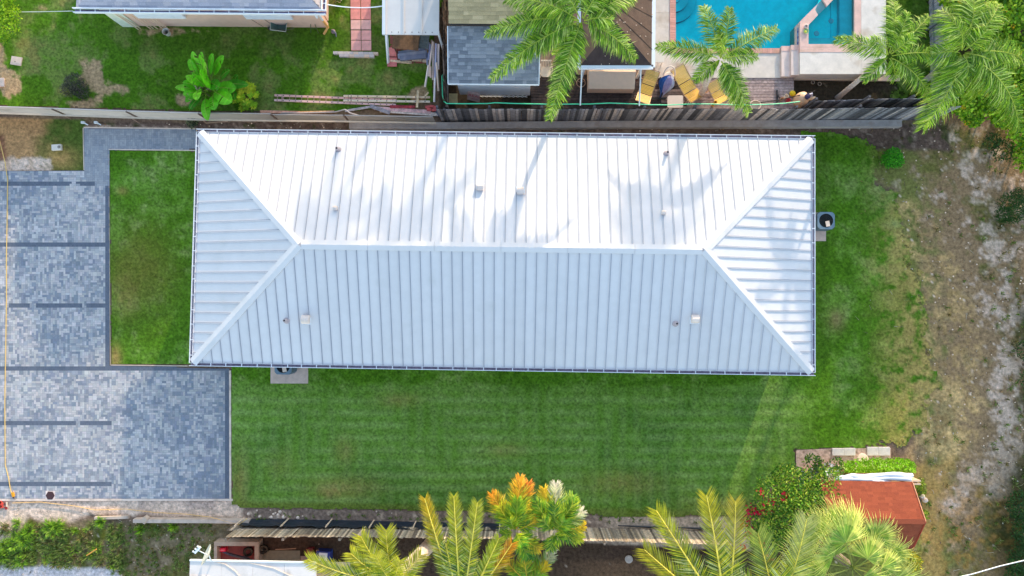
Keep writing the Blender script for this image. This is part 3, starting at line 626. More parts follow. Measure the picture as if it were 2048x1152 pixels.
# ------------------------------------------------------------------ ladders, scrap by the fence
def ladder(a, b, z, wd, label, cols, n=26):
    T = thing('ladder', P((a[0] + b[0]) / 2, (a[1] + b[1]) / 2, 0), label, 'ladder', 'long ladders lying on the grass')
    A_, B_ = P(*a, z), P(*b, z); t = (B_ - A_).normalized(); s_ = Vector((-t.y, t.x, 0))
    for k, sg in enumerate((-1, 1)):
        m = MB(); m.beam(A_ + s_ * sg * wd / 2, B_ + s_ * sg * wd / 2, .09, .04, col=cols[k])
        for q in range(n): m.box(A_.lerp(B_, (q + .5) / n) + s_ * sg * wd / 2 + Vector((0, 0, .021)), (.05, .04, .008), col=A(84, 84, 92))
        m.build('rail', M_plain, T)
    m = MB()
    for q in range(n): c = A_.lerp(B_, (q + .5) / n); m.tube([c - s_ * wd / 2, c + s_ * wd / 2], .015, 6, A(190, 190, 196))
    m.build('rungs', M_metal, T)
    m = MB(); m.box(A_ + t * .35, (.05, wd + .12, .06), col=A(210, 210, 214)); m.build('foot', M_metal, T)
ladder((549, 195.5), (792, 205), .14, .22, 'long pink and white ladder lying on the grass along the fence', (A(208, 190, 200), A(214, 186, 192)), 20)
ladder((687, 196.5), (860, 199), .2, .2, 'cream ladder partly over the pink one, reaching the pipe heap', (A(196, 202, 196), A(214, 212, 198)), 9)
PL = [(748, 216, 862, 224, .12, A(196, 176, 190), .16), (760, 221, 876, 229, .1, A(204, 208, 214), .16), (740, 212, 780, 226, .16, A(120, 130, 150), .16), (780, 213, 830, 214, .18, A(130, 56, 70), .12), (836, 181, 834, 215, .3, A(180, 178, 160), .1), (850, 192, 857, 185, .3, A(196, 190, 170), .07), (690, 222, 745, 213, .12, A(150, 156, 170), .1), (870, 218, 880, 232, .16, A(96, 104, 130), .12), (600, 225, 668, 223, .06, A(176, 150, 120), .1), (520, 223, 600, 225, .06, A(186, 150, 140), .12)]
PN = ['pink grey plank in the scrap pile at the fence corner', 'white plank lying lowest in the scrap pile', 'dark grey plank crossing the left end of the scrap pile', 'dark red strip of board on the scrap pile', 'pale post laid across the cream ladder', 'short pale stick at the end of the cream ladder', 'grey board slanting left out of the scrap pile', 'short blue grey board against the wooden fence corner', 'thin tan board lying along the grey fence', 'thin reddish board lying along the grey fence']
for k, (xa, ya, xb, yb, z, c, wd) in enumerate(PL):
    m = MB(); m.beam(P(xa, ya, z), P(xb, yb, z), wd, .04, col=c); tag(m.build('plank', M_wood), PN[k], 'plank')
for k, (x, y) in enumerate(((855, 214), (864, 213), (871, 215), (858, 219), (868, 220))):
    m = MB(); m.box(P(x, y, .12 + .06 * (k > 2)), (.2, .11, .09), rz=U(-.2, .2), col=A(176, 92, 100)); tag(m.build('brick', M_cc), 'loose red brick heaped in the corner beside the wooden fence', 'brick', 'loose red bricks in the fence corner')
m = MB(); m.tube([P(720, 232, .5), P(700, 226, .55), P(690, 219, .5), P(670, 224, .2), P(600, 226, .1), P(560, 226, .05)], .03, 8, A(150, 160, 176)); tag(m.build('hose', M_shiny), 'grey hose trailing along the low grey fence', 'hose')

# ------------------------------------------------------------------ grey sheet fence along the north-west line
def sheet_fence():
    pts = [(-120, 223), (-10, 227), (138, 232), (281, 237), (420, 241), (560, 242.5), (700, 244), (872, 247)]
    T = thing('panel_fence', P(400, 240), 'long low fence of smooth pale grey panels along the neighbour lawn', 'fence')
    for k, (a, b) in enumerate(zip(pts[:-1], pts[1:])):
        m = MB(); A_, B_ = P(*a), P(*b); h = 1.12 if k < 5 else 1.0; c = sc((A(166, 172, 182) if k < 4 else A(138, 146, 156)), U(.95, 1.05)); d = (B_ - A_).normalized() * .012
        m.mesh([A_ + d, B_ - d, B_ - d + Vector((0, .0, h)), A_ + d + Vector((0, 0, h)), A_ + d + Vector((0, .04, 0)), B_ - d + Vector((0, .04, 0)), B_ - d + Vector((0, .04, h)), A_ + d + Vector((0, .04, h))], [(0, 1, 2, 3), (5, 4, 7, 6), (3, 2, 6, 7), (1, 5, 6, 2), (4, 0, 3, 7)], c)
        m.build('panel', mat('fence_sheet', rough=.7, var=.1, scale=3, dirt=(A(110, 106, 98), 1.8, .6, .95), stretch=(.5, 1, 1)), T)
        if k: m = MB(); m.box((A_.x, A_.y - .02, .56), (.06, .05, 1.12), col=A(130, 134, 142)); m.build('post', M_metal, T)
    m = MB(); a, b = P(-120, 223), P(872, 247)
    for a_, b_ in zip(pts[:-1], pts[1:]): m.beam(P(*a_, 1.14) + Vector((0, .02, 0)), P(*b_, 1.14) + Vector((0, .02, 0)), .07, .03, col=A(150, 150, 146))
    m.build('top_rail', M_plain, T)
    for (xa, ya, xb, yb) in ((128, 232, 143, 239), (265, 238, 279, 246), (405, 240, 412, 246), (412, 246, 455, 243)):
        m = MB(); m.tube([P(xa, ya, .5), P(xb, yb, .03)], .02, 6, A(196, 200, 206)); m.build('brace', M_metal, T)
sheet_fence()
for k, (x, y) in enumerate(((167, 245), (193, 245))):
    m = MB(); m.beam(P(x, y, .1), P(x + 9, y + 5, .04), .05, .05, col=(1.1, 1.1, 1.1)); m.box(P(x - 1, y, .1), (.14, .1, .1), col=(1, 1, 1)); tag(m.build('pipe_stub', M_white), ('white pipe stub at the corner of the green verge', 'white pipe stub sticking out of the soil near the fence brace')[k], 'pipe')

# ------------------------------------------------------------------ weathered picket fences
def picket(name, pts, h, label, cols, wd=.14, jitter=.04, gap=.012, panel=2.4, face=1, hs=None):
    a = P(*pts[0]); b = P(*pts[-1]); T = thing(name, ((a + b) / 2), label, 'fence')
    W_ = [P(*p) for p in pts]; seg = []
    for p, q in zip(W_[:-1], W_[1:]):
        n = max(1, round((q - p).length / panel)); seg += [(p.lerp(q, k / n), p.lerp(q, (k + 1) / n)) for k in range(n)]
    N = len(seg)
    for si, (p, q) in enumerate(seg):
        m = MB(); t = (q - p).normalized(); L = (q - p).length; n = int(L / wd); s_ = Vector((-t.y, t.x, 0)) * face
        hh = h if hs is None else h * np.interp(si / max(1, N - 1), [x[0] for x in hs], [x[1] for x in hs])
        for k in range(n):
            c = sc(random.choice(cols), U(.8, 1.2)); o = p + t * (k + .5) * L / n + s_ * U(0, .02); lean = t * U(-jitter, jitter) + s_ * U(-.015, .015)
            m.beam(o, o + Vector((0, 0, hh + U(-.03, .03))) + lean, .018, (L / n - gap) * U(.92, 1.0), up=t, col=c)
        m.build('slat_panel', M_wood, T)
        for zz in (.35, hh - .3): m = MB(); m.beam(p - s_ * .04 + Vector((0, 0, zz)), q - s_ * .04 + Vector((0, 0, zz)), .04, .09, up=Vector((0, 0, 1)), col=sc(cols[0], .8)); m.build('rail', M_wood, T)
        m = MB(); m.box((p.x - s_.x * .11, p.y - s_.y * .11, hh / 2), (.09, .09, hh), col=sc(cols[1], .9)); m.build('post', M_wood, T)
    return T
GW = [A(98, 108, 126), A(78, 86, 102), A(122, 132, 150), A(62, 68, 80), A(144, 150, 162)]
picket('picket_fence', [(884, 243), (1180, 243), (1560, 243), (1800, 240), (1868, 238)], 1.9, 'long dark weathered slat fence between the back yard and the pool yard', GW, wd=.12, jitter=.02, gap=.004, face=-1)
picket('picket_fence', [(1600, 226), (1700, 222), (1868, 220)], 1.75, 'shorter weathered fence run standing just behind the slat fence near the pool wall', GW, wd=.15, face=-1)
picket('picket_fence', [(897, 235), (896, 120), (893, 10), (890, -120)], 1.75, 'dark broken board fence running up beside the metal shed', [A(70, 66, 66), A(96, 92, 92), A(50, 48, 50), A(120, 112, 106)], wd=.17, jitter=.2, face=1)
picket('picket_fence', [(1862, 215), (1858, 60), (1856, -120)], 1.5, 'blue grey board fence between the pool yard and the bushes', [A(112, 128, 148), A(96, 114, 136), A(128, 142, 160)], wd=.16, face=-1)
BW = [A(150, 150, 146), A(120, 120, 118), A(172, 168, 160), A(100, 98, 96), A(134, 130, 122)]
picket('picket_fence', [(486, 1048), (700, 1048), (1000, 1052), (1200, 1056), (1345, 1060), (1440, 1064)], 1.75, 'weathered grey slat fence along the bottom behind the black fabric', BW, wd=.085, jitter=.015, gap=.003, face=1)
m = MB(); [m.beam(P(474 + k * 5, 1046, 0), P(474 + k * 5, 1046, 0) + Vector((0, -.02, .95)), .018, .1, up=Vector((1, 0, 0)), col=sc(random.choice(BW), U(.9, 1.1))) for k in range(5)]
tag(m.build('fence_remnant', M_wood), 'short broken piece of grey fence at the left end of the slat fence', 'fence')
# concrete footing walls
def curb(name, pts, wd, h, label, c=(.8, .8, .8)):
    m = MB()
    for p, q in zip(pts[:-1], pts[1:]): m.beam(P(*p, h / 2), P(*q, h / 2), wd, h, col=sc(c, U(.93, 1.05)))
    return tag(m.build(name, M_conc), label, 'wall')
curb('retaining_wall', [(700, 252.5), (880, 253), (1200, 250), (1560, 249), (1800, 248)], .3, .32, 'low stained concrete wall running under the dark slat fence', (.54, .6, .68))
curb('retaining_wall', [(270, 1040), (420, 1040.5), (500, 1042)], .16, .32, 'low grey concrete wall below the driveway, ending at the slat fence', (.75, .75, .74))
m = MB(); m.beam(P(288, 1044, .25), P(294, 1034, .3), .2, .22, col=(.75, .73, .68)); tag(m.build('stone_block', M_conc), 'tilted square concrete chunk on the low wall below the driveway', 'block')
curb('retaining_wall', [(190, 1036), (258, 1034)], .12, .12, 'broken pale stub of wall half buried in the sand bank', (.8, .8, .76))

# ------------------------------------------------------------------ black silt fence with stakes
def silt():
    T = thing('silt_fence', P(740, 1044), 'black fabric silt fence on pale wooden stakes along the back lawn', 'fence')
    xs = [488, 577, 664, 748, 832, 916, 1000]; ys = [1039, 1040, 1041, 1043, 1045, 1046.5, 1048]
    m = MB(); n = 60; lo = []; hi = []; cc = []
    for k in range(n + 1):
        t = k / n; x = 488 + (1002 - 488) * t; y = np.interp(x, xs, ys); b = P(x, y); sag = .05 * math.sin(k * .9) + .04 * math.sin(k * 2.3)
        ph = ((x - 488) / 84.5) % 1; dip = .14 * math.sin(math.pi * ph)
        lo.append(b + Vector((0, .03, 0))); hi.append(b + Vector((0, -.04 + sag * .6, .8 - dip * .4)))
    mid = [a.lerp(b, .5) + Vector((0, -.06 - .04 * math.sin(k * .7), 0)) for k, (a, b) in enumerate(zip(lo, hi))]
    q1 = [a.lerp(b, .5) + Vector((0, .03 * math.sin(k * 1.3), 0)) for k, (a, b) in enumerate(zip(lo, mid))]; q2 = [a.lerp(b, .5) - Vector((0, .02 + .02 * math.sin(k * 1.1 + 1), 0)) for k, (a, b) in enumerate(zip(mid, hi))]
    rowsv = [lo, q1, mid, q2, hi]
    for r_ in range(4):
        m.mesh(rowsv[r_] + rowsv[r_ + 1], [(k, k + 1, n + 2 + k, n + 1 + k) for k in range(n)], (1, 1, 1))
    f = m.build('fabric', mat('silt_fabric', (.018, .026, .04), rough=.33, var=.4, scale=3, spec=.6, stretch=(.4, 6, 6), bump=.3, bscale=8), T, smooth=True)
    for x, y in zip(xs, ys):
        b = P(x, y) + Vector((0, .06, 0)); m = MB(); m.beam(b, b + Vector((.0, -.03, 1.0)), .045, .045, up=Vector((1, 0, 0)), col=A(190, 184, 176)); m.build('stake', M_wood, T)
silt()
# second collapsed fabric lengths
for k, (pts, lab) in enumerate((([(1236, 1051), (1300, 1054), (1345, 1054)], 'fallen strip of black fabric near the middle of the slat fence'), ([(1355, 1055), (1400, 1057), (1450, 1058)], 'fallen black fabric strip behind the tall yellow fronds'))):
    m = MB(); m.tube([P(*p, .1) for p in pts], [.02, .05, .015], 7, (1, 1, 1)); tag(m.build('fabric_strip', M_black), lab, 'fabric')

# ------------------------------------------------------------------ pale shed with chair, sign
def pale_shed():
    z = 2.35; a = P(897, 167, z); b = P(1077, 167, z); L = b.x - a.x
    T = thing('shed', ((a.x + b.x) / 2, a.y + 2, 0), 'white walled shed with a grey and an olive shingle slope beside the board fence', 'shed')
    rid = P(897, 52, z + .5); s1 = rid.y - a.y; sl_ = .5 / s1; v = Vector((0, 1, sl_)).normalized(); n = Vector((0, -sl_, 1)).normalized(); H = s1 * math.sqrt(1 + sl_ ** 2)
    m = MB(); shingles(m, Vector((a.x, a.y, z)), Vector((1, 0, 0)), v, n, L, H, lambda t: 0, lambda t: L, DSLATE, du=.26, dv=.145, seed=9)
    c_ = P(897, 47, z + .8); v2 = Vector((0, 1, .36)).normalized(); n2_ = Vector((0, -.36, 1)).normalized()
    shingles(m, Vector((a.x + .05, c_.y, z + .8)), Vector((1, 0, 0)), v2, n2_, L - .3, 3.6, lambda t: 0, lambda t: L - .3, OLV, du=.3, dv=.16, seed=10)
    m.box(((a.x + b.x) / 2 - .1, c_.y + 1.8, z + .5), (L - .35, 3.5, .1), col=A(60, 64, 70)); m.box(((a.x + b.x) / 2 - .1, c_.y + 3.3, z + .9), (L - .35, .1, 2.2), col=A(150, 150, 140)); m.build('roof', M_shing, T)
    m = MB(); m.box(((a.x + b.x) / 2, a.y - .015, z - .04), (L + .06, .03, .1), col=(1.15, 1.15, 1.15)); m.box((b.x + .015, a.y + s1 / 2, z + .22), (.03, .02, .02)); m.beam((b.x + .02, a.y, z - .03), (b.x + .02, a.y + s1, z + .47), .035, .09, col=(1.1, 1.1, 1.1)); m.beam((a.x - .02, a.y, z - .03), (a.x - .02, a.y + s1, z + .47), .035, .09, col=(1.1, 1.1, 1.1)); m.build('fascia', M_white, T)
    wl = P(921, 192); wr = P(1060, 192); m = MB(); m.box(((wl.x + wr.x) / 2, wl.y + .05, 1.25), (wr.x - wl.x, .1, 2.1), col=(1.18, 1.18, 1.2)); m.box(((wl.x + .05), wl.y + 1.6, 1.25), (.1, 3, 2.1)); m.box(((wr.x - .05), wl.y + 1.6, 1.25), (.1, 3, 2.1)); m.build('wall', M_white, T)
    m = MB(); x = wl.x + .6
    while x < wr.x - .15:
        m.beam((x, wl.y - .02, .02), (x + .2, wl.y - .02, .2), .012, .03, up=Vector((0, 1, 0))); m.beam((x + .2, wl.y - .035, .02), (x, wl.y - .035, .2), .012, .03, up=Vector((0, 1, 0))); x += .2
    m.build('lattice_skirt', M_white, T)
pale_shed()
def sign():
    a = P(935, 183, .75); b = P(960, 189, .75); T = thing('notice_board', P(947, 197), 'faded white board with red lettering leaning at the white shed wall', 'sign')
    u = (b - a).normalized(); v = (P(934, 199, .12) - a); L = (b - a).length; m = MB(); n = u.cross(v).normalized(); n = n if n.z > 0 else -n
    q = [a, a + u * L, a + u * L + v, a + v]; m.mesh([p for p in q] + [p - n * .03 for p in q], [(0, 3, 2, 1), (4, 5, 6, 7), (0, 1, 5, 4), (1, 2, 6, 5), (2, 3, 7, 6), (3, 0, 4, 7)], A(196, 186, 196)); bd = m.build('panel', M_plain, T)
    cu = bpy.data.curves.new('letters', 'FONT'); cu.body = 'REAL'; cu.size = .26; cu.extrude = .003; ob = bpy.data.objects.new('lettering', cu); COL.objects.link(ob)
    dg = bpy.context.evaluated_depsgraph_get(); me = bpy.data.meshes.new_from_object(ob.evaluated_get(dg)); bpy.data.objects.remove(ob)
    up = -v.normalized(); o = a + u * .04 + v * .48 + n * .008
    M_ = Matrix(((u.x, up.x, n.x, o.x), (u.y, up.y, n.y, o.y), (u.z, up.z, n.z, o.z), (0, 0, 0, 1)))
    m = MB(); m.mesh([M_ @ vv.co for vv in me.vertices], [tuple(p.vertices) for p in me.polygons], A(176, 96, 112)); 
    m.face([a + u * .2 + v * .66 + n * .006, a + u * (L - .06) + v * .66 + n * .006, a + u * (L - .06) + v * .74 + n * .006, a + u * .2 + v * .74 + n * .006], A(180, 130, 150)); m.build('lettering', M_plain, T)
sign()
def plastic_chair():
    b = P(1091, 149); T = thing('plastic_chair', b, 'white plastic chair on the deck between the shed and the palm', 'chair'); W1 = A(226, 234, 236); x, y = b.x, b.y
    m = MB(); m.prism([(x - .22, y - .2), (x - .12, y - .27), (x + .12, y - .27), (x + .22, y - .2), (x + .21, y + .2), (x - .21, y + .2)], .42, .46, W1); m.build('seat', M_shiny, T)
    m = MB()
    for k in range(6): m.beam((x - .18 + k * .072, y + .2, .46), (x - .18 + k * .072, y + .32, .84), .012, .045, up=Vector((1, 0, 0)), col=W1)
    m.beam((x - .23, y + .32, .85), (x + .23, y + .32, .85), .04, .06, col=W1); m.build('backrest', M_shiny, T)
    for s_ in (-1, 1):
        m = MB(); m.tube([(x + s_ * .24, y + .25, .66), (x + s_ * .27, y - .02, .66), (x + s_ * .25, y - .2, .6), (x + s_ * .24, y - .22, .45)], .022, 6, W1); m.build('armrest', M_shiny, T)
        for t in (-1, 1): m = MB(); m.tube([(x + s_ * .2, y + t * .18, .43), (x + s_ * .25, y + t * .24, .3)], [.03, .022], 6, W1); m.build('leg', M_shiny, T)
plastic_chair()
def ringtable(px, py, lab):
    b = P(px, py); T = thing('ring_stand', b, lab, 'stand'); m = MB(); m.tube([b + Vector((.19 * math.cos(a), .19 * math.sin(a), .5)) for a in [k * math.pi / 12 for k in range(25)]], .018, 6, A(214, 218, 224), cap=False)
    for k in range(3): a = k * 2.1 + .5; m.tube([b + Vector((0, 0, .5)), b + Vector((.19 * math.cos(a), .19 * math.sin(a), .5))], .012, 6, A(214, 218, 224))
    m.build('top_ring', M_metal, T)
    for k in range(3): a = k * 2.1 + .5; m = MB(); m.tube([b + Vector((.19 * math.cos(a), .19 * math.sin(a), .5)), b + Vector((.2 * math.cos(a), .2 * math.sin(a), .28))], .012, 6, A(214, 218, 224)); m.build('leg', M_metal, T)
ringtable(1160, 173, 'round white three spoked ring stand at the foot of the gazebo')

# ------------------------------------------------------------------ gazebo, cover, deck, patio
def gazebo():
    z = 2.5; bl, br = P(1158, 134, z), P(1306, 134, z); ap = P(1232, 45, z + 1.3); T = thing('gazebo', ((bl.x + br.x) / 2, bl.y + 2, 0), 'open gazebo with a dark brown hip roof and thick white edge', 'gazebo')
    top = ap + Vector((0, 3.0, 0)); tl, tr = bl + Vector((0, 6.2, 0)), br + Vector((0, 6.2, 0))
    m = MB(); dk = A(54, 50, 56); br_ = A(78, 70, 68); lt = A(98, 86, 80)
    m.face([bl, br, ap], dk); m.face([br, tr, top, ap], br_); m.face([tl, bl, ap, top], lt); m.face([tr, tl, top], dk)
    for k in range(1, 9): t = k / 9; m.beam(br.lerp(tr, t) + Vector((0, 0, .005)), ap.lerp(top, t) + Vector((0, 0, .005)), .02, .02, col=sc(br_, .85))
    rr = random.Random(5)
    for k in range(34): s_, t = rr.random(), rr.random(); p = br.lerp(tr, t * .75).lerp(ap.lerp(top, t * .75), s_); m.box(p + Vector((0, 0, .012)), (.035, .035, .01), col=A(190, 186, 180))
    for k in range(14): s_, t = rr.random(), rr.random(); p = bl.lerp(br, .2 + .6 * t).lerp(ap, s_ * .8); m.box(p + Vector((0, 0, .012)), (.03, .03, .01), col=A(180, 176, 172))
    m.build('roof', mat('roof_felt', rough=.9, var=.25, scale=3, bump=.3, bscale=50), T)
    m = MB(); wv = .16
    for p, q in ((bl, br), (br, tr), (bl, tl)):
        m.beam(p + Vector((0, 0, -.02)), q + Vector((0, 0, -.02)), wv, .14, col=(1.15, 1.15, 1.18))
    m.build('fascia', M_white, T)
    for x, y in ((bl.x + .3, bl.y + .35), (br.x - .3, bl.y + .35), (bl.x + .3, bl.y + 5), (br.x - .3, bl.y + 5)): m = MB(); m.box((x, y, 1.25), (.1, .1, 2.4)); m.build('post', M_white, T)
    for (xa, ya, xb, yb) in ((1164, 137, 1160.5, 211), (1282, 137, 1278.5, 212)): m = MB(); m.tube([P(xa, ya, 2.4), P(xb, yb, 1.9)], .03, 7, (1, 1, 1)); m.build('pole', M_white, T)
gazebo()
m = MB(); a, b = P(1177, 160, .95), P(1270, 160, .95); yy = P(1177, 176, .95).y; y2 = P(1177, 145, 1.0).y; y3 = P(1177, 128, .95).y
m.mesh([Vector((a.x, yy, .85)), Vector((b.x, yy, .85)), Vector((b.x, y2, 1.15)), Vector((a.x, y2, 1.15)), Vector((b.x, y3, 1.0)), Vector((a.x, y3, 1.0))], [(0, 1, 2, 3), (3, 2, 4, 5)], (1.05, 1.04, 1))
m.mesh([Vector((a.x, yy, .85)), Vector((b.x, yy, .85)), Vector((b.x, yy, .3)), Vector((a.x, yy, .3)), Vector((a.x, y3, 1.0)), Vector((b.x, y3, 1.0)), Vector((b.x, y3, .3)), Vector((a.x, y3, .3)), Vector((b.x, y2, 1.15)), Vector((a.x, y2, 1.15))], [(3, 2, 1, 0), (4, 5, 6, 7), (1, 2, 6, 5, 8), (0, 9, 4, 7, 3)], (.85, .82, .8))
tag(m.build('covered_bench', mat('beige_canvas', A(206, 200, 198), rough=.9, var=.05)), 'wide beige canvas covered bench below the white edge of the gazebo', 'bench')

def planks(name, poly, z, pitch, cols, label=None):
    m = MB(); x0 = min(p[0] for p in poly); x1 = max(p[0] for p in poly); y = min(p[1] for p in poly); y1 = max(p[1] for p in poly)
    while y < y1:
        x = x0
        while x < x1:
            l = U(60, 190); xe = min(x + l, x1); xm = (x + xe) / 2
            xs_ = np.linspace(x, xe, max(2, int((xe - x) / 10)))
            m.prism([P(x + .2, y + pitch - .35, z)[:2], P(xe - .2, y + pitch - .35, z)[:2], P(xe - .2, y + .35, z)[:2], P(x + .2, y + .35, z)[:2]], z - .04, z, sc(cols(xm, y), U(.82, 1.15)))
            x = xe
        y += pitch
    return m
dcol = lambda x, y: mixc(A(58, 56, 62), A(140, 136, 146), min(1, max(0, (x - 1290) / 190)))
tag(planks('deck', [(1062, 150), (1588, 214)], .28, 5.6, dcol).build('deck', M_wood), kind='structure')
# patio, pool and raised spa
def sheet(m, x0, y0, x1, y1, z, c): m.face([P(x0, y1, z), P(x1, y1, z), P(x1, y0, z), P(x0, y0, z)], c)
M_patio = mat('patio_concrete', rough=.85, var=.12, scale=2.5, bump=.2, bscale=30, dirt=(A(142, 132, 112), .9, .56, .8))
m = MB(); zP = .30
def slab(m, x0, y0, x1, y1, z, c, z0=0.0): m.prism([P(x0, y1, z)[:2], P(x1, y1, z)[:2], P(x1, y0, z)[:2], P(x0, y0, z)[:2]], z0, z, c)
c1 = A(182, 190, 198)
slab(m, 1066, -140, 1309.6, 149, zP, A(104, 100, 100)); 
for (x0, y0, x1, y1) in ((1310, -140, 1339.7, 25.5), (1310, 26, 1339.7, 104), (1310, 104.4, 1354, 156), (1354.4, 106.2, 1560.8, 155.5)): slab(m, x0, y0, x1, y1, zP, sc(c1, U(.96, 1.03)))
tag(m.build('patio', M_patio), kind='structure')
m = MB(); y = -140
while y < 96: slab(m, 1340, y, 1351.6, y + 4.6, zP + .03, sc(A(184, 150, 150), U(.88, 1.1)), .2); y += 5
x = 1340
while x < 1559: slab(m, x, 96.4, x + 4.6, 106, zP + .03, sc(A(196, 164, 164), U(.88, 1.1)), .2); x += 5
tag(m.build('pool_coping', M_patio), kind='structure')
AQ = (.0, .93, .98); M_basin = mat('pool_plaster', rough=.8, var=.12, scale=2.6)
m = MB(); zb = -.35
def wp(x, y, z, zr=.3): p = P(x, y, zr); return Vector((p.x, p.y, z))
bx = [(1351.6, -130), (1662, -130), (1662, 96.4), (1351.6, 96.4)]
m.face([wp(*bx[3], zb), wp(*bx[2], zb), wp(*bx[1], zb), wp(*bx[0], zb)], AQ)
for k in range(4): a, b = bx[k], bx[(k + 1) % 4]; m.face([wp(*a, zb), wp(*b, zb), wp(*b, .32), wp(*a, .32)], (.0, .8, .9))
for r_, z_, c in ((50, -.2, (.01, .68, .74)), (31, -.06, (.05, .7, .76)), (14, .02, (.12, .74, .8))):
    pts = [wp(1351.8, -14, 0)[:2]] + [wp(1351.8 + r_ * .95 * math.cos(a), -14 + r_ * math.sin(a), 0)[:2] for a in [-math.pi / 2 + k * math.pi / 24 for k in range(25)]]
    m.prism(list(reversed(pts)), zb, z_, c, sidecol=(.0, .14, .24))
tag(m.build('pool_basin', M_basin), kind='structure')
mw = bpy.data.materials.new('pool_water'); mw.use_nodes = True; n = mw.node_tree; n.nodes.remove(n.nodes['Principled BSDF'])
tr = n.nodes.new('ShaderNodeBsdfTransparent'); tr.inputs[0].default_value = (.6, 1, 1, 1); gl = n.nodes.new('ShaderNodeBsdfGlossy'); gl.inputs['Roughness'].default_value = .06
fr = n.nodes.new('ShaderNodeFresnel'); fr.inputs[0].default_value = 1.33; ms = n.nodes.new('ShaderNodeMixShader'); nz = n.nodes.new('ShaderNodeTexNoise'); nz.inputs['Scale'].default_value = 5; nz.inputs['Detail'].default_value = 5
tcw = n.nodes.new('ShaderNodeTexCoord'); n.links.new(tcw.outputs['Object'], nz.inputs['Vector']); bp = n.nodes.new('ShaderNodeBump'); bp.inputs['Strength'].default_value = .35; bp.inputs['Distance'].default_value = .05
n.links.new(nz.outputs[0], bp.inputs['Height']); n.links.new(bp.outputs[0], gl.inputs['Normal']); n.links.new(bp.outputs[0], fr.inputs['Normal'])
n.links.new(fr.outputs[0], ms.inputs[0]); n.links.new(tr.outputs[0], ms.inputs[1]); n.links.new(gl.outputs[0], ms.inputs[2]); n.links.new(ms.outputs[0], n.nodes['Material Output'].inputs[0])
m = MB(); m.face([wp(*p, .14) for p in reversed(bx)]); tag(m.build('pool_water', mw), kind='structure')
# raised spa with terrace
zS = .75
SP = thing('raised_spa', P(1665, 60), 'raised angular spa pool with pale pink brick rim beside the swimming pool', 'spa')
rimc = A(200, 184, 190)
def poly(m, pts, z, c, z0=-.35): m.prism([P(x, y, z)[:2] for x, y in pts], z0, z, c, sidecol=sc(c, .85))
m = MB()
poly(m, [(1600, 94), (1617, 94), (1617, 50), (1600, 43)], zS, rimc); poly(m, [(1600, 43), (1617, 50), (1636, 30), (1628, 15)], zS, rimc)
poly(m, [(1645, -2), (1654, 12.5), (1720, -58), (1700, -58)], zS, rimc); poly(m, [(1600, 94.3), (1600, 104.3), (1722, 104.3), (1722, 94.3)], zS, rimc)
poly(m, [(1617, 88), (1617, 94), (1722, 94), (1722, -140), (1709, -140), (1709, 74), (1700, 88)], zS, rimc)
m.build('rim', M_patio, SP)
m = MB(); poly(m, [(1628, 15), (1636, 30), (1654, 12.5), (1645, -2)], zS - .12, A(190, 196, 214)); m.build('spillway', M_patio, SP)
m = MB(); poly(m, [(1617, 88), (1700, 88), (1709, 74), (1709, -140), (1700, -140), (1617, 50)], .24, AQ, .15); poly(m, [(1617, 88), (1700, 88), (1709, 74), (1709, -140), (1679, -140), (1679, 66), (1670, 76), (1617, 76)], .5, (.08, .72, .8), .2)
for x, y in ((1662, 42), (1633, 67)): m.lathe(P(x, y, .24), [(.12, .01), (.1, .03), (0, .03)], 16, (.3, .6, .68))
m.build('basin', M_basin, SP)
m = MB(); m.face([P(x, y, .66) for x, y in ((1617, 88), (1700, 88), (1709, 74), (1709, -140), (1700, -140), (1617, 50))]); m.build('water', mw, SP)
m = MB()
for r_ in range(5):
    for k in range(7): m.box(P(1598, 58 + k * 5.6, .55 - r_ * .11) + Vector((-.04, 0, 0)), (.05, .1, .09), col=A(40, 70, 150) if (r_ + k) % 2 else A(90, 130, 190))
m.build('tile_band', M_shiny, SP)
TC = A(202, 214, 226)
m = MB(); poly(m, [(1600, 104.6), (1600, 148), (1722, 148), (1722, 104.6)], zS - .01, TC); poly(m, [(1722.4, 148), (1772, 148), (1772, -140), (1722.4, -140)], zS - .012, TC)
poly(m, [(1588, 159), (1800, 162), (1800, 150), (1588, 150)], .12, A(176, 170, 168)); tag(m.build('terrace', M_patio), 'pale raised concrete terrace wrapped round the spa', 'terrace')
m = MB(); poly(m, [(1563, 92), (1563, 153), (1582, 153), (1582, 92)], .45, A(200, 200, 210)); poly(m, [(1582.3, 90), (1582.3, 150), (1599.6, 150), (1599.6, 90)], .6, A(206, 206, 216))
poly(m, [(1563, 92.2), (1563, 102), (1582, 102), (1582, 92.2)], .462, rimc, .45); poly(m, [(1582.3, 90.2), (1582.3, 100), (1599.6, 100), (1599.6, 90.2)], .612, rimc, .6); tag(m.build('terrace_steps', M_patio), 'two pale concrete steps climbing to the spa terrace', 'steps')
m = MB(); [m.lathe(P(1611, y, zS), [(.0, .02), (.08, .02), (.1, .09), (.07, .1), (.05, .05)], 14, c) for y, c in ((53.5, A(190, 190, 200)),)]; tag(m.build('bowl', M_shiny), 'small silver bowl on the spa rim, above the green plate', 'bowl')
m = MB(); m.lathe(P(1611.5, 63, zS), [(.0, .02), (.09, .02), (.12, .05), (.1, .05)], 14, A(150, 190, 150)); m.lathe(P(1610, 64, zS), [(.06, .05), (.03, .09), (0, .09)], 10, A(180, 200, 90)); tag(m.build('plate', M_shiny), 'green plate on the spa rim below the silver bowl', 'plate')
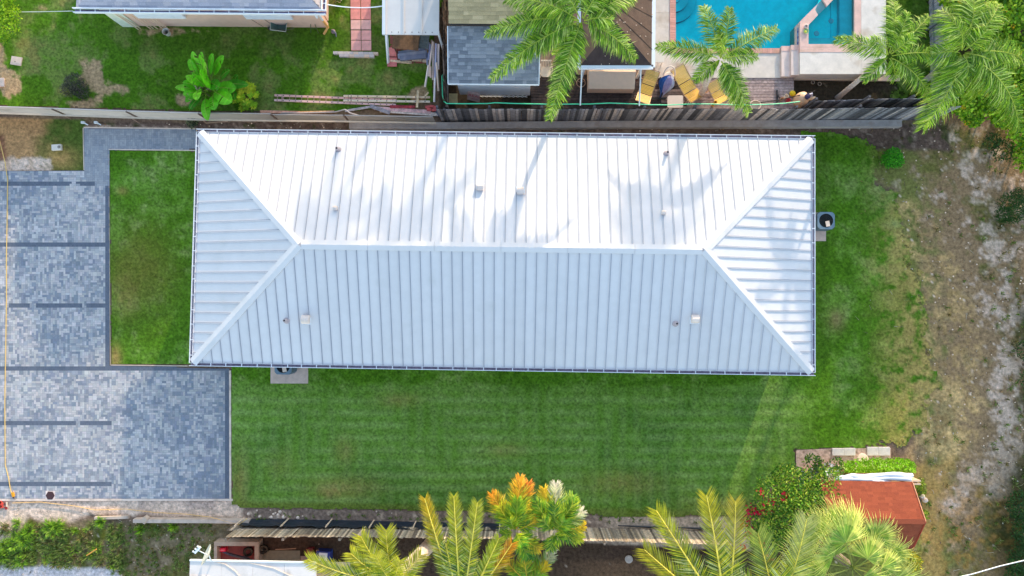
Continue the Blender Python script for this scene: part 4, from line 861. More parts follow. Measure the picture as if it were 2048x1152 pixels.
for k, (x, y) in enumerate(((1623.5, 166.5), (1637, 169.5))):
    m = MB(); b = P(x, y); m.tube([b + Vector((.075 * math.cos(a), .075 * math.sin(a), .12)) for a in [q * math.pi / 10 for q in range(21)]], .012, 5, A(150, 150, 148), cap=False); m.lathe(b, [(.05, 0), (.075, .12), (.06, .1), (0, .03)], 14, A(60, 56, 52)); tag(m.build('plant_pot', M_plain), ('small empty pot in dark soil, nearer the pool steps', 'small empty pot in dark soil, farther from the pool steps')[k], 'pot')

# ------------------------------------------------------------------ loungers and things on the deck
def lounger(px0, px1, wpx, label, legs=True, back=None, zt=.62):
    # px0 foot end, px1 head end (plan), width in metres
    a, b = P(*px0, .55), P(*px1, zt + .1); a.z = .28 + .33; b.z = .28 + .45
    T = thing('sun_lounger', (a + b) / 2 - Vector((0, 0, .35)), label, 'sun lounger', 'yellow sun loungers on the deck'); t = (b - a); L = t.length; t.normalize(); s_ = t.cross(Vector((0, 0, 1))).normalized(); up = s_.cross(t)
    segs = [(0, .27), (.29, .55), (.57, .98)]; YC = [A(216, 182, 84), A(204, 184, 100), A(208, 190, 116)]
    pos = lambda u: a.lerp(b, u) + Vector((0, 0, -.05 * math.sin(u * 3.1) + (.16 * max(0, .28 - u) / .28)))
    for k, (u0, u1) in enumerate(segs):
        m = MB(); n = int((u1 - u0) * L / .055)
        for q in range(n):
            c0_, c1_ = pos(u0 + (u1 - u0) * q / n), pos(u0 + (u1 - u0) * (q + .86) / n); m.face([c0_ - s_ * wpx / 2, c0_ + s_ * wpx / 2, c1_ + s_ * wpx / 2, c1_ - s_ * wpx / 2], sc(YC[k], U(.93, 1.06)))
        m.build(('foot_section', 'seat', 'backrest')[k], M_shiny, T)
    m = MB(); fc = A(206, 204, 190)
    for sg in (-1, 1): m.tube([pos(u) + s_ * sg * (wpx / 2 + .02) - Vector((0, 0, .01)) for u in (-.02, .2, .28, .56, 1.0)], .018, 6, fc)
    m.tube([pos(-.02) - s_ * (wpx / 2 + .02), pos(-.02) + s_ * (wpx / 2 + .02)], .018, 6, fc); m.tube([pos(1) - s_ * (wpx / 2 + .02), pos(1) + s_ * (wpx / 2 + .02)], .018, 6, fc); m.build('frame', M_metal, T)
    for u in (.12, .75):
        m = MB(); p = pos(u); q = [p - s_ * (wpx / 2 + .03), p - s_ * (wpx / 2 + .12) - Vector((0, 0, .3)), p + s_ * (wpx / 2 + .12) - Vector((0, 0, .3)), p + s_ * (wpx / 2 + .03)]; m.tube(q, .014, 6, fc); m.build('leg', M_metal, T)
lounger((1283, 207), (1307, 140), .56, 'yellow strapped sun lounger under the white pole of the gazebo')
lounger((1391, 201), (1354, 134), .6, 'yellow strapped sun lounger between the blue folded umbrella and the small palm')
lounger((1444, 206), (1424, 163), .5, 'yellow strapped sun lounger half hidden below the small palm fronds')
def umbrella():
    b = P(1320, 198, .28); T = thing('patio_umbrella', b, 'closed blue and lilac umbrella lying on its black cross base', 'umbrella')
    for s_ in ((-.45, 0, .45, 0), (0, -.35, 0, .95)): m = MB(); m.beam(b + Vector((s_[0], s_[1], .05)), b + Vector((s_[2], s_[3], .05 + .004 * (s_[0] == 0))), .07, .05, col=A(34, 38, 44)); m.build('base_arm', M_black if False else M_plain, T)
    m = MB(); top = P(1338, 155, .9); m.tube([b + Vector((0, 0, .1)), top], .03, 8, A(40, 42, 50)); m.build('pole', M_plain, T)
    m = MB(); ax = (b - top).normalized(); n = 26; K = 12; s1 = ax.cross(Vector((0, 0, 1))).normalized(); u1 = s1.cross(ax); vs = []
    for i in range(K):
        t = i / (K - 1); rad = .06 + .27 * math.sin(math.pi * min(1, t * 1.15) ** .8) * (1 - .35 * t)
        for j in range(n): an = 2 * math.pi * j / n; rr = rad * (1 + .16 * math.sin(an * 6 + i * .4)); vs.append(top + ax * (t * 1.05 - .1) + (s1 * math.cos(an) + u1 * math.sin(an) * .6) * rr)
    m.v += [tuple(v) for v in vs]
    for i in range(K - 1):
        for j in range(n): m.f.append((i * n + j, i * n + (j + 1) % n, (i + 1) * n + (j + 1) % n, (i + 1) * n + j)); m.m.append(0); m.c.append(A(30, 74, 150) if (j // 5) % 3 == 0 else (A(120, 124, 176) if (j // 5) % 3 == 1 else A(140, 160, 196)))
    m.build('canopy', mat('umbrella_cloth', rough=.8, var=.3, scale=7), T)
umbrella()
def roundchair():
    b = P(1334, 160, .3); T = thing('plastic_chair', b, 'white rounded plastic chair partly covered by the blue umbrella', 'chair'); W1 = A(220, 224, 230)
    m = MB(); m.lathe(b, [(0, .36), (.2, .36), (.23, .39), (.2, .41), (0, .41)], 18, W1); m.build('seat', M_shiny, T)
    m = MB(); m.tube([b + Vector((.25 * math.cos(a), .05 + .3 * math.sin(a), .42 + .32 * math.sin(a))) for a in [k * math.pi / 12 for k in range(13)]], .03, 7, W1); m.build('backrest', M_shiny, T)
    for a in range(4): m = MB(); m.tube([b + Vector((.17 * math.cos(a * 1.57 + .78), .17 * math.sin(a * 1.57 + .78), .37)), b + Vector((.22 * math.cos(a * 1.57 + .78), .22 * math.sin(a * 1.57 + .78), 0))], .025, 6, W1); m.build('leg', M_shiny, T)
roundchair()
b = P(1350.5, 203, .72); T = thing('side_table', Vector((b.x, b.y, .28)), 'square white plastic side table at the feet of the yellow loungers', 'table')
m = MB(); c = sc(A(206, 206, 212), 1); w_, d_ = .34, .27
m.prism([(b.x - w_, b.y - d_ + .04), (b.x - w_ + .04, b.y - d_), (b.x + w_ - .04, b.y - d_), (b.x + w_, b.y - d_ + .04), (b.x + w_, b.y + d_ - .04), (b.x + w_ - .04, b.y + d_), (b.x - w_ + .06, b.y + d_ - .01), (b.x - w_, b.y + d_ - .07)], .69, .73, c); m.build('tabletop', M_shiny, T)
for sx in (-1, 1):
    for sy in (-1, 1): m = MB(); m.tube([(b.x + sx * .28, b.y + sy * .2, .69), (b.x + sx * .3, b.y + sy * .22, .28)], .025, 6, c); m.build('leg', M_shiny, T)
T = thing('plastic_table', P(1318, 112, .3), 'small white plastic table half under the gazebo edge', 'table'); b = P(1318, 112, .8)
m = MB(); c = A(206, 218, 226); m.prism([(b.x + .24 * math.copysign(abs(math.cos(a)) ** .4, math.cos(a)), b.y + .28 * math.copysign(abs(math.sin(a)) ** .4, math.sin(a))) for a in [k * math.pi / 12 for k in range(24)]], .76, .8, c); m.build('tabletop', M_shiny, T)
for sx in (-1, 1):
    for sy in (-1, 1): m = MB(); m.tube([(b.x + sx * .17, b.y + sy * .2, .76), (b.x + sx * .19, b.y + sy * .22, .3)], .022, 6, c); m.build('leg', M_shiny, T)
def smallpot(x, y, z, r, h, c, name, lab, cat, M=M_shiny, fill=None):
    m = MB(); b = P(x, y, z); m.lathe(b, [(r * .8, 0), (r, h), (r * .88, h), (r * .7, h * .3), (0, h * .3)], 20, c)
    if fill: m.lathe(b, [(r * .84, h * .85), (0, h * .95)], 16, fill)
    return tag(m.build(name, M), lab, cat)
smallpot(1377, 210, .28, .09, .4, A(190, 190, 200), 'bucket', 'small grey bucket on the deck between the white side table and the fence', 'bucket', fill=A(110, 100, 108))
smallpot(1425, 211, .28, .07, .5, A(234, 200, 60), 'yellow_cup', 'yellow cup by the fence below the half hidden lounger', 'cup')
smallpot(1561, 0.0 + 200, .28, .07, .2, A(170, 150, 130), 'clay_pot', 'small brown pot on the deck by the black bracket', 'pot')
smallpot(1570, 195, .28, .1, .2, A(214, 220, 222), 'bowl', 'small white bowl on the deck left of the yellow float', 'bowl')
smallpot(1575, 202, .28, .1, .12, A(176, 70, 80), 'red_dish', 'red dish on the deck below the small white bowl', 'dish')
m = MB(); b = P(1584, 188, .3); m.lathe(b, [(0, 0), (.1, .0), (.14, .07), (.09, .15), (0, .16)], 14, A(232, 214, 40)); tag(m.build('pool_float', M_shiny), 'small bright yellow pool float at the corner of the deck', 'float')
# sieve shaped pool skimmer and its pole
T = thing('pool_net', P(1512, 208, .28), 'round white rimmed pool net with a long black pole lying on the deck', 'pool net'); b = P(1511, 210, .9)
m = MB(); m.tube([b + Vector((.23 * math.cos(a), .2 * math.sin(a), 0)) for a in [k * math.pi / 14 for k in range(29)]], .02, 6, A(220, 220, 222), cap=False); m.build('rim', M_shiny, T)
m = MB(); m.lathe(b, [(.21, 0), (.16, -.08), (0, -.1)], 22, A(160, 162, 158)); m.build('mesh_bag', M_plain, T)
m = MB(); m.tube([P(1519, 205, .9), P(1556, 201, .85), P(1600, 190, .8), P(1630, 182, .75)], .02, 6, A(34, 32, 36)); m.build('pole', M_plain, T)
m = MB(); m.beam(P(1554, 180, .33), P(1555, 208, .33), .07, .05, col=A(44, 48, 58)); m.beam(P(1555, 190, .36), P(1561, 198, .36), .04, .04, col=A(44, 48, 58)); tag(m.build('bracket', M_plain), 'black metal bracket lying across the deck boards near the net pole', 'bracket')
T = thing('pool_filter', P(1597, 202), 'cream domed pool filter tank behind the fence top', 'filter'); b = P(1597, 203, .2)
m = MB(); m.lathe(b, [(.3, 0), (.3, .4), (.26, .56), (.14, .66), (0, .68)], 22, A(228, 204, 184)); m.build('tank', M_shiny, T, smooth=True); m = MB(); m.lathe(b + Vector((.1, 0, .1)), [(.12, .5), (.12, .66), (0, .68)], 16, A(46, 44, 84)); m.build('lid', M_shiny, T)
T = thing('pool_pump', P(1618, 196), 'white and blue pool pump with curved pipes beside the cream filter tank', 'pump'); b = P(1618, 196, .3)
m = MB(); m.tube([b + Vector((-.15, -.1, .1)), b + Vector((-.12, .06, .3)), b + Vector((.0, .1, .3)), b + Vector((.08, 0, .1))], .045, 8, A(160, 176, 214)); m.build('pipe', M_shiny, T)
m = MB(); m.lathe((0, 0, 0), [(.0, -.2), (.09, -.18), (.09, .12), (.06, .2), (0, .2)], 14, A(206, 196, 176), M=Matrix.Translation(b + Vector((.06, -.05, .1))) @ Matrix.Rotation(1.57, 4, 'Y')); m.build('motor', M_shiny, T)
# teal hose on the fence top
m = MB(); m.tube([P(x, y, z) for x, y, z in ((884, 152, .8), (885, 190, 1.2), (888, 203, 1.6), (894, 207, 1.9), (930, 207.5, 1.92), (975, 207, 1.9), (990, 205.5, 1.97), (1030, 207, 1.92), (1100, 208.5, 1.9), (1180, 208, 1.9), (1220, 206, 1.96), (1260, 207.5, 1.92), (1300, 209.5, 1.88), (1340, 210, 1.9), (1380, 208, 1.92), (1420, 208, 1.9), (1470, 209.5, 1.9), (1530, 209, 1.9), (1570, 206.5, 1.9), (1600, 203, 1.9))], .022, 7, A(60, 190, 160)); tag(m.build('garden_hose', M_shiny), 'teal garden hose strung along the top of the dark slat fence', 'hose')
smallpot(891, 161, .3, .12, .5, A(30, 170, 130), 'green_pot', 'bright green pot in the dark gap between the shed and the board fence', 'pot')
m = MB(); m.beam(P(876 + 19, 130, .4), P(896, 205, .35), .05, .2, col=A(130, 134, 140)); tag(m.build('plank', M_wood), 'grey board standing on edge in the gap beside the pale shed', 'plank')
m = MB(); sheet(m, 895, 187, 915, 208, .05, A(160, 166, 140)); tag(m.build('slab', M_cc), 'pale green slab in the dark corner between shed and fence', 'slab')
for k, (x0, y0, x1, y1) in enumerate(((889, -20, 888, 60), (893, 20, 890, 90), (896, 0, 899, 60), (886, 90, 888, 150), (898, 95, 893, 128))):
    m = MB(); m.beam(P(x0, y0, .7 + .1 * k), P(x1, y1, .3 + .1 * k), .07, .05, col=sc(A(104, 98, 96), U(.7, 1.3))); tag(m.build('scrap_board', M_wood), 'broken dark board dropped in the gap between the board fence and the shed', 'board', 'broken boards in the gap by the shed')

# ------------------------------------------------------------------ air conditioners, utility bits
def ac(px, py, rz, label, padw, padpx):
    b = P(px, py); T = thing('air_conditioner', b, label, 'air conditioner'); s_ = .37; c = A(92, 122, 152)
    m = MB(); M_ = Matrix.Translation(b) @ Matrix.Rotation(rz, 4, 'Z')
    pts = [(s_, s_ - .1), (s_ - .1, s_), (-s_ + .1, s_), (-s_, s_ - .1), (-s_, -s_ + .1), (-s_ + .1, -s_), (s_ - .1, -s_), (s_, -s_ + .1)]
    pw = [(M_ @ Vector((x, y, 0)))[:2] for x, y in reversed(pts)]; pw.reverse()
    m.prism(pw, .08, .78, sc(c, .6)); m.build('cabinet', M_plain, T)
    m = MB(); n = 32; out = []; inn = []
    for k in range(n):
        a = 2 * math.pi * k / n; dx, dy = math.cos(a), math.sin(a); q = s_ / max(abs(dx), abs(dy), (abs(dx) + abs(dy)) / (2 - .1 / s_)); out.append(b + Vector((dx * q, dy * q, .81))); inn.append(b + Vector((dx * .3, dy * .3, .81)))
    m.mesh(out + inn, [(k, (k + 1) % n, n + (k + 1) % n, n + k) for k in range(n)], c); m.mesh(out + [v - Vector((0, 0, .03)) for v in out], [(k, n + k, n + (k + 1) % n, (k + 1) % n) for k in range(n)], c); m.build('top_cover', M_plain, T)
    m = MB(); m.lathe(b, [(.3, .81), (.3, .783), (0, .783)], 28, (.006, .007, .01)); m.build('fan_well', M_plain, T)
    m = MB()
    for r_ in (.08, .14, .2, .26): m.tube([b + Vector((r_ * math.cos(a), r_ * math.sin(a), .82)) for a in [k * math.pi / 12 for k in range(25)]], .004, 4, (.05, .06, .08), cap=False)
    for a in range(4): m.tube([b + Vector((0, 0, .822)), b + Vector((.3 * math.cos(a * 1.57), .3 * math.sin(a * 1.57), .822))], .004, 4, (.05, .06, .08))
    m.build('grille', M_metal, T)
    m = MB(); m.box(b + Vector((.06, -.14, .83)), (.17, .24, .012), rz=.2, col=A(206, 206, 210)); m.build('paper_label', M_plain, T)
    m = MB(); x0, y0, x1, y1 = padpx; slab(m, x0, y0, x1, y1, .07, A(170, 166, 170), 0); tag(m.build('concrete_pad', M_cc), kind='structure')
ac(1636, 446, 0, 'blue grey air conditioner unit tucked beside the short east end of the house', .9, (1615, 425, 1652, 482))
ac(579, 729, 0, 'blue grey air conditioner unit on a concrete pad under the long front eave', .9, (541, 715, 616, 767))
T = thing('meter_box', P(114, 294), 'small white utility box with dark grey lid on the verge grass', 'box')
m = MB(); m.box(P(114, 295, .08), (.42, .26, .12), rz=.08, col=A(216, 224, 230)); m.build('body', M_shiny, T); m = MB(); m.lathe(P(118, 294, .14), [(.07, 0), (.06, .03), (0, .04)], 12, A(120, 124, 130)); m.build('lid', M_shiny, T)
m = MB(); b = P(100.5, 991, .055); m.lathe(b, [(.2, 0), (.2, .012), (.12, .02), (.05, .02), (0, .025)], 6, A(96, 84, 96)); hx = tag(m.build('drain_cover', M_metal), 'dark six sided drain cover set in a white square at the driveway edge', 'drain cover')
m = MB(); m.box(P(100.5, 990, .052), (.42, .36, .008), col=A(216, 218, 226)); tag(m.build('drain_surround', M_cc), kind='structure')
m = MB(); pts = [(-6, 262), (0, 285), (10, 325), (15, 360), (14, 430), (12, 520), (12.5, 600), (11, 700), (10, 800), (10, 870), (11, 930), (17, 955), (21, 980), (25, 992)]; m.tube([P(x + U(-.6, .6), y, .07) for x, y in pts], .018, 6, A(214, 198, 130)); tag(m.build('extension_cord', M_shiny), 'yellow extension cord running down the pavers to a plug', 'cord')
m = MB(); m.box(P(26, 989, .09), (.1, .2, .06), rz=.3, col=A(236, 180, 50)); m.tube([P(25, 994, .07), P(31, 998, .06)], .02, 6, A(90, 80, 70)); tag(m.build('cord_plug', M_shiny), 'yellow plug at the end of the cord near the sand edge', 'plug')
m = MB(); pts = [(24, 1006), (80, 1004), (150, 1012), (190, 1020), (250, 1018), (310, 1025), (370, 1028), (420, 1034), (450, 1042), (478, 1049)]; m.tube([P(x, y, .06 + .25 * (x > 400)) for x, y in pts], .014, 5, A(214, 190, 130)); m.tube([P(478, 1049, .35), P(494, 1037, .9)], .016, 5, A(222, 204, 130)); tag(m.build('rope', M_shiny), 'thin yellow rope trailing over the sand to the first silt fence stake', 'rope')
m = MB(); 
for k in range(7): m.box(P(U(-4, 14), U(1003, 1016), .07), (U(.08, .22), U(.05, .14), .04), rz=U(0, 3), col=random.choice([A(120, 40, 40), A(90, 60, 60), A(190, 70, 60), A(200, 196, 190)]))
tag(m.build('litter_heap', M_plain), 'small heap of dark red litter on the sand at the left edge', 'litter')
m = MB(); m.beam(P(173, 1111, .25), P(193, 1098, .3), .05, .03, col=A(214, 170, 90)); tag(m.build('wood_stake', M_wood), 'short yellow wooden stake lying in the weeds', 'stake')
m = MB(); m.lathe(P(1257.5, 1118, .0), [(.17, 0), (.17, .05), (.13, .06), (0, .05)], 24, A(150, 152, 158)); tag(m.build('round_cover', M_cc), 'round grey cover on the dark soil below the slat fence', 'cover')
# ------------------------------------------------------------------ southern neighbour: white flat roof, planter, dish
def south():
    z = 2.5; T = thing('outbuilding', P(505, 1150), 'low building with a flat white painted roof at the bottom edge', 'building')
    m = MB(); a, b = P(380, 1121, z), P(633, 1122, z); D = 3.2
    n = 4
    for k in range(n): x0, x1 = a.x + (b.x - a.x) * k / n, a.x + (b.x - a.x) * (k + 1) / n; m.box(((x0 + x1) / 2, a.y - D / 2, z - .03 + .002 * (k % 2)), (x1 - x0 - .008, D, .08), col=sc(A(200, 212, 226), U(.95, 1.05)))
    m.box((a.x + .42, a.y - .72, z + .02), (.8, .28, .02), col=A(176, 186, 200)); m.build('roof', mat('white_membrane', rough=.7, var=.07, scale=2, dirt=(A(150, 156, 160), 1.5, .6, .9)), T)
    m = MB(); m.beam((a.x, a.y + .02, z), (b.x, a.y + .02, z), .05, .1, col=(1.1, 1.13, 1.1)); m.build('fascia', M_white, T)
    m = MB(); m.box(((a.x + b.x) / 2 + .1, a.y - 1.0 - 1.0, 1.2), (b.x - a.x - .9, 2.0, 2.4)); m.build('wall', M_stucco, T)
    for pts in ([(428, 1123), (450, 1128), (470, 1142), (482, 1156)], [(430, 1122.5), (500, 1126), (548, 1136), (590, 1156)]): m = MB(); m.tube([P(x, y, z + .03) for x, y in pts], .012, 5, A(226, 230, 232)); m.build('roof_cable', M_plain, T)
    T = thing('satellite_dish', P(420, 1122, z), 'grey oval satellite dish on an arm at the flat white roof edge', 'satellite dish')
    c = P(414, 1110, z + .55); nrm = Vector((-.75, .35, .35)).normalized(); q = nrm.to_track_quat('Z', 'Y').to_matrix().to_4x4(); m = MB()
    m.lathe((0, 0, 0), [(0, -.07), (.15, -.055), (.3, -.01), (.4, .05), (.41, .05), (.3, -.025), (0, -.09)], 26, A(160, 176, 182), M=Matrix.Translation(c) @ q); m.build('reflector', M_plain, T, smooth=True)
    m = MB(); e = P(395, 1100, z + .75); m.tube([c - nrm * .05, e], .022, 6, (1.1, 1.1, 1.1)); m.build('arm', M_white, T)
    m = MB(); sd_ = (e - c).normalized().cross(Vector((0, 0, 1))).normalized(); m.beam(e - sd_ * .16, e + sd_ * .16, .09, .07, col=(1.1, 1.1, 1.1)); 
    for s_ in (-.13, 0, .13): m.tube([e + sd_ * s_, e + sd_ * s_ + (e - c).normalized() * .12], .035, 7, (1, 1, 1))
    m.build('receiver', M_white, T); m = MB(); m.tube([c - nrm * .08, P(421, 1119, z + .25), P(425, 1122, z)], .025, 6, (1, 1, 1)); m.build('mast', M_white, T)
    # masonry planter
    T = thing('masonry_bin', P(472, 1105), 'rough concrete walled bin with a red floor above the white roof', 'planter'); zz = .5; m = MB(); cc = (.62, .58, .52)
    for x0, y0, x1, y1 in ((428, 1084, 517, 1092), (428, 1092.2, 434, 1125), (509, 1092.2, 517, 1125)): slab(m, x0, y0, x1, y1, zz, cc)
    m.build('wall', M_conc, T); m = MB(); sheet(m, 433, 1091, 511, 1128, .12, A(120, 62, 60)); m.build('floor', M_cc, T)
    T = thing('fuel_can', P(448, 1099, .12), 'glossy red can inside the concrete bin', 'can'); m = MB(); b = P(448, 1098, .3); m.box(b, (.24, .16, .24), rz=.1, col=A(196, 30, 60)); m.build('body', M_shiny, T); m = MB(); m.box(b + Vector((0, 0, .14)), (.16, .03, .04), rz=.1, col=A(226, 130, 140)); m.build('handle', M_shiny, T)
    m = MB(); b = P(437, 1098, .25); m.box(b, (.14, .2, .18), col=A(206, 186, 180)); m.box(b + Vector((0, 0, .095)), (.09, .06, .02), col=A(190, 60, 60)); tag(m.build('carton', M_plain), 'small cream and red carton beside the red can', 'carton')
    for k in range(6):
        m = MB(); m.beam(P(446 + k * 3, 1104 + k * 1.2, .4 + .03 * k), P(498 + k * 3, 1117 + k * 1.5, .5 + .02 * k), .07, .03, col=sc(A(76, 84, 104), U(.8, 1.2))); tag(m.build('metal_strip', M_metal), 'dark blue grey metal strip slanting across the concrete bin', 'strip', 'metal strips across the concrete bin')
    m = MB(); sheet(m, 516, 1101, 600, 1126, .06, A(112, 116, 108)); sheet(m, 601, 1112, 634, 1132, .06, A(140, 132, 128)); sheet(m, 634, 1124, 700, 1160, .3, A(176, 170, 176)); tag(m.build('concrete_apron', M_cc), kind='structure')
    for k, (x, y) in enumerate(((498, 1102), (528, 1097))):
        b = P(x, y, .15); m = MB(); m.lathe((0, 0, 0), [(.11, -.07), (.19, -.08), (.22, 0), (.19, .08), (.11, .07), (.11, -.07)], 22, (.015, .015, .016), M=Matrix.Translation(b + Vector((0, 0, .1))) @ Matrix.Rotation(.4, 4, 'Y')); tag(m.build('tyre', M_black), ('black tyre inside the concrete bin', 'black tyre on the soil just outside the concrete bin')[k], 'tyre')
    m = MB(); m.tube([P(551, 1099, .2), P(592, 1097, .2)], .02, 6, A(176, 176, 172)); tag(m.build('metal_rod', M_metal), 'thin pale rod lying above the concrete apron', 'rod')
    T = thing('cooler', P(650, 1110), 'blue cooler box with a white lid near the bottom palms', 'cooler'); b = P(649, 1110, .25); m = MB(); m.box(b, (.62, .44, .4), rz=-.04, col=A(28, 52, 130)); m.build('body', M_shiny, T); m = MB(); m.box(b + Vector((0, .0, .22)), (.36, .34, .05), rz=-.04, col=A(196, 212, 232)); m.build('lid', M_shiny, T); m = MB(); m.box(b + Vector((0, 0, .255)), (.2, .14, .02), rz=-.04, col=A(150, 170, 200)); m.build('lid_tray', M_shiny, T)
    m = MB(); m.beam(P(635, 1100, .35), P(637, 1119, .35), .11, .05, col=A(176, 160, 140)); tag(m.build('plank', M_wood), 'short tan board standing beside the blue cooler', 'plank')
    m = MB(); m.box(P(621, 1102, .2), (.28, .26, .3), rz=.1, col=A(110, 40, 46)); m.box(P(621, 1101, .36), (.22, .2, .03), rz=.1, col=A(84, 30, 34)); tag(m.build('crate', M_plain), 'dark red crate left of the blue cooler', 'crate')
south()
# ------------------------------------------------------------------ red roofed shed
def red_shed():
    ze, zr = 2.1, 3.0; a = P(1640, 965, ze); b = P(1826, 964, ze); r0 = P(1640, 1044, zr); r1 = P(1843, 1043, zr); c = P(1640, 1098, ze); d = P(1829, 1098, ze)
    xr = (b.x + d.x + r1.x) / 3; yf = b.y; yr = r1.y; yb = d.y; L = xr - a.x; T = thing('shed', (a.x + L / 2, yr, 0), 'garden shed with a brick red shingle gable roof', 'shed')
    m = MB(); RC = [(.31, .078, .042), (.28, .07, .038), (.34, .086, .046), (.25, .062, .036)]
    s1 = yf - yr; sl_ = (zr - ze) / s1; H = math.hypot(s1, zr - ze)
    shingles(m, Vector((xr, yf, ze)), Vector((-1, 0, 0)), Vector((0, -s1, zr - ze)).normalized(), Vector((0, sl_, 1)).normalized(), L, H, lambda t: 0, lambda t: L, RC, du=.22, dv=.11, seed=21)
    s2 = yr - yb; H2 = math.hypot(s2, zr - ze)
    shingles(m, Vector((a.x, yb, ze)), Vector((1, 0, 0)), Vector((0, s2, zr - ze)).normalized(), Vector((0, -sl_, 1)).normalized(), L, H2, lambda t: 0, lambda t: L, RC, du=.22, dv=.11, seed=22)
    m.beam((a.x, yr, zr + .01), (xr, yr, zr + .01), .2, .02, col=RC[2]); m.mesh([(a.x, yf, ze - .05), (xr, yf, ze - .05), (xr, yr, zr - .05), (a.x, yr, zr - .05), (xr, yb, ze - .05), (a.x, yb, ze - .05)], [(0, 1, 2, 3), (3, 2, 4, 5)], A(70, 60, 56)); m.build('roof', M_shing, T)
    m = MB(); o = .12; x0, x1 = a.x + o, xr - .2; m.prism([(x0, yb + o), (x1, yb + o), (x1, yf - o), (x0, yf - o)], 0, ze - .06, A(186, 180, 168)); m.mesh([(x1, yb + o, ze - .06), (x1, yf - o, ze - .06), (x1, yr, zr - .09), (x0, yb + o, ze - .06), (x0, yf - o, ze - .06), (x0, yr, zr - .09)], [(0, 1, 2), (5, 4, 3)], A(186, 180, 168)); m.build('wall', M_plain, T)
    m = MB(); m.box((x1 + .02, (yf + yb) / 2, 1.0), (.04, .8, 1.9), col=A(120, 110, 100)); m.build('door', M_plain, T)
    m = MB(); m.beam((xr + .012, yf, ze), (xr + .012, yr, zr), .02, .1, col=A(190, 150, 130)); m.beam((xr + .012, yb, ze), (xr + .012, yr, zr), .02, .1, col=A(150, 70, 60)); m.build('barge_board', M_plain, T)
    # rolled awning cloths on the eave
    cl = [(1668, 958, 1820, 956, .12, (1.1, 1.1, 1.12)), (1690, 953, 1824, 949, .1, (1.12, 1.12, 1.18)), (1672, 961, 1780, 962, .07, (1.1, 1.12, 1.16)), (1756, 960.5, 1824, 958, .06, A(214, 150, 110))]
    for k, (x0, y0, x1, y1, r_, c_) in enumerate(cl):
        m = MB(); p, q = P(x0, y0, 1.95), P(x1, y1, 1.95); pts = [p.lerp(q, t / 10) + Vector((0, .03 * math.sin(t + k), .04 * math.sin(t * .8 + k))) for t in range(11)]; m.tube(pts, [r_ * .5] + [r_ * (1 + .15 * math.sin(t * 1.7 + k)) for t in range(1, 10)] + [r_ * .9], 10, c_)
        tag(m.build('rolled_awning', M_white if k < 3 else M_plain, smooth=True), ('thick white cloth roll lying along the red shed eave', 'white cloth roll nearest the leafy planter', 'thin white cloth roll touching the red shingles at the left', 'thin orange brown cloth roll at the right end of the shed eave')[k], 'awning')
    m = MB(); [m.beam(P(1668 + k * 4, 947, 1.6), P(1824, 946 + k * 4, 1.7), .03, .02, col=A(150, 120, 110)) for k in range(3)]; tag(m.build('awning_frame', M_metal), 'thin brown rods between the white cloth rolls on the shed eave', 'frame')
    for k, yy in enumerate((951, 957)):
        m = MB(); m.box(P(1745, yy, .85), (3.1, .06, 1.7), col=A(176, 170, 160)); tag(m.build('leaning_panel', M_plain), ('tan panel standing behind the leafy planter', 'tan panel standing against the red shed wall')[k], 'panel')
red_shed()
T = thing('planter', P(1755, 940), 'long pale green trough planter packed with leafy plants before the red roofed shed', 'planter')
m = MB(); a, b = P(1690, 943, 1.0), P(1822, 939, 1.0); m.beam(Vector((a.x, a.y - .1, .6)), Vector((b.x, b.y - .1, .6)), .36, .8, col=A(176, 190, 160)); m.build('trough', M_plain, T)
m = MB(); rr = random.Random(8)
for k in range(2600):
    t = rr.random(); w2 = rr.uniform(-1, 1); p = a.lerp(b, t * 1.04 - .02); p = Vector((p.x, p.y + .14 + w2 * .32 * (1 - .3 * abs(2 * t - 1) ** 3), 1.02 + rr.uniform(.0, .26) * (1 - w2 * w2 * .5) - (.45 * max(0, w2) ** 2) * rr.random()))
    an = rr.uniform(0, 6.28); d = Vector((math.cos(an), math.sin(an), rr.uniform(.1, .9))) * rr.uniform(.07, .14); s_ = d.cross(Vector((0, 0, 1))).normalized() * .022
    m.mesh([p - s_ * .4, p + d * .5 - s_, p + d, p + d * .5 + s_], [(0, 1, 2, 3)], sc(A(126, 190, 40), rr.uniform(.55, 1.25)))
m.build('foliage', M_leaf, T)
for k, (x0, y0, x1, y1, lab) in enumerate(((1665, 897, 1688, 911, 'first pale slab from the left in the row above the planter'), (1688.5, 896.5, 1711, 911, 'pale slab left of the round stone gap'), (1735, 894.5, 1757, 911, 'pale slab right of the round stone gap'), (1757.5, 894.5, 1780, 911, 'last pale slab at the right end of the row'))):
    m = MB(); slab(m, x0, y0, x1, y1, .1, (.95, 1.1, 1.25)); tag(m.build('paving_slab', M_conc), lab, 'paving slab')
m = MB(); m.lathe(P(1724, 917, .0), [(.24, 0), (.24, .09), (.2, .1), (0, .1)], 26, A(200, 200, 204)); tag(m.build('round_stone', M_cc), 'round pale stepping stone below the gap in the slab row', 'stone')
m = MB(); m.face([P(x, y, .045) for x, y in ((1592, 946), (1700, 940), (1782, 925), (1782, 896), (1660, 897), (1592, 900))], A(158, 150, 150)); tag(m.build('bare_slab', mat('rough_pad', rough=.95, var=.35, scale=7, bump=.5, bscale=25, dirt=(A(104, 96, 92), 4, .5, .7))), kind='structure')
for k, (x, y) in enumerate(((1840, 990), (1846, 998))):
    m = MB(); m.lathe(P(x, y, 0), [(.09, 0), (.12, .15), (.08, .25), (0, .28)], 9, A(196, 196, 200)); tag(m.build('pale_rock', M_cc), ('upper pale rock beside the red roofed shed', 'lower pale rock beside the red roofed shed')[k], 'rock')
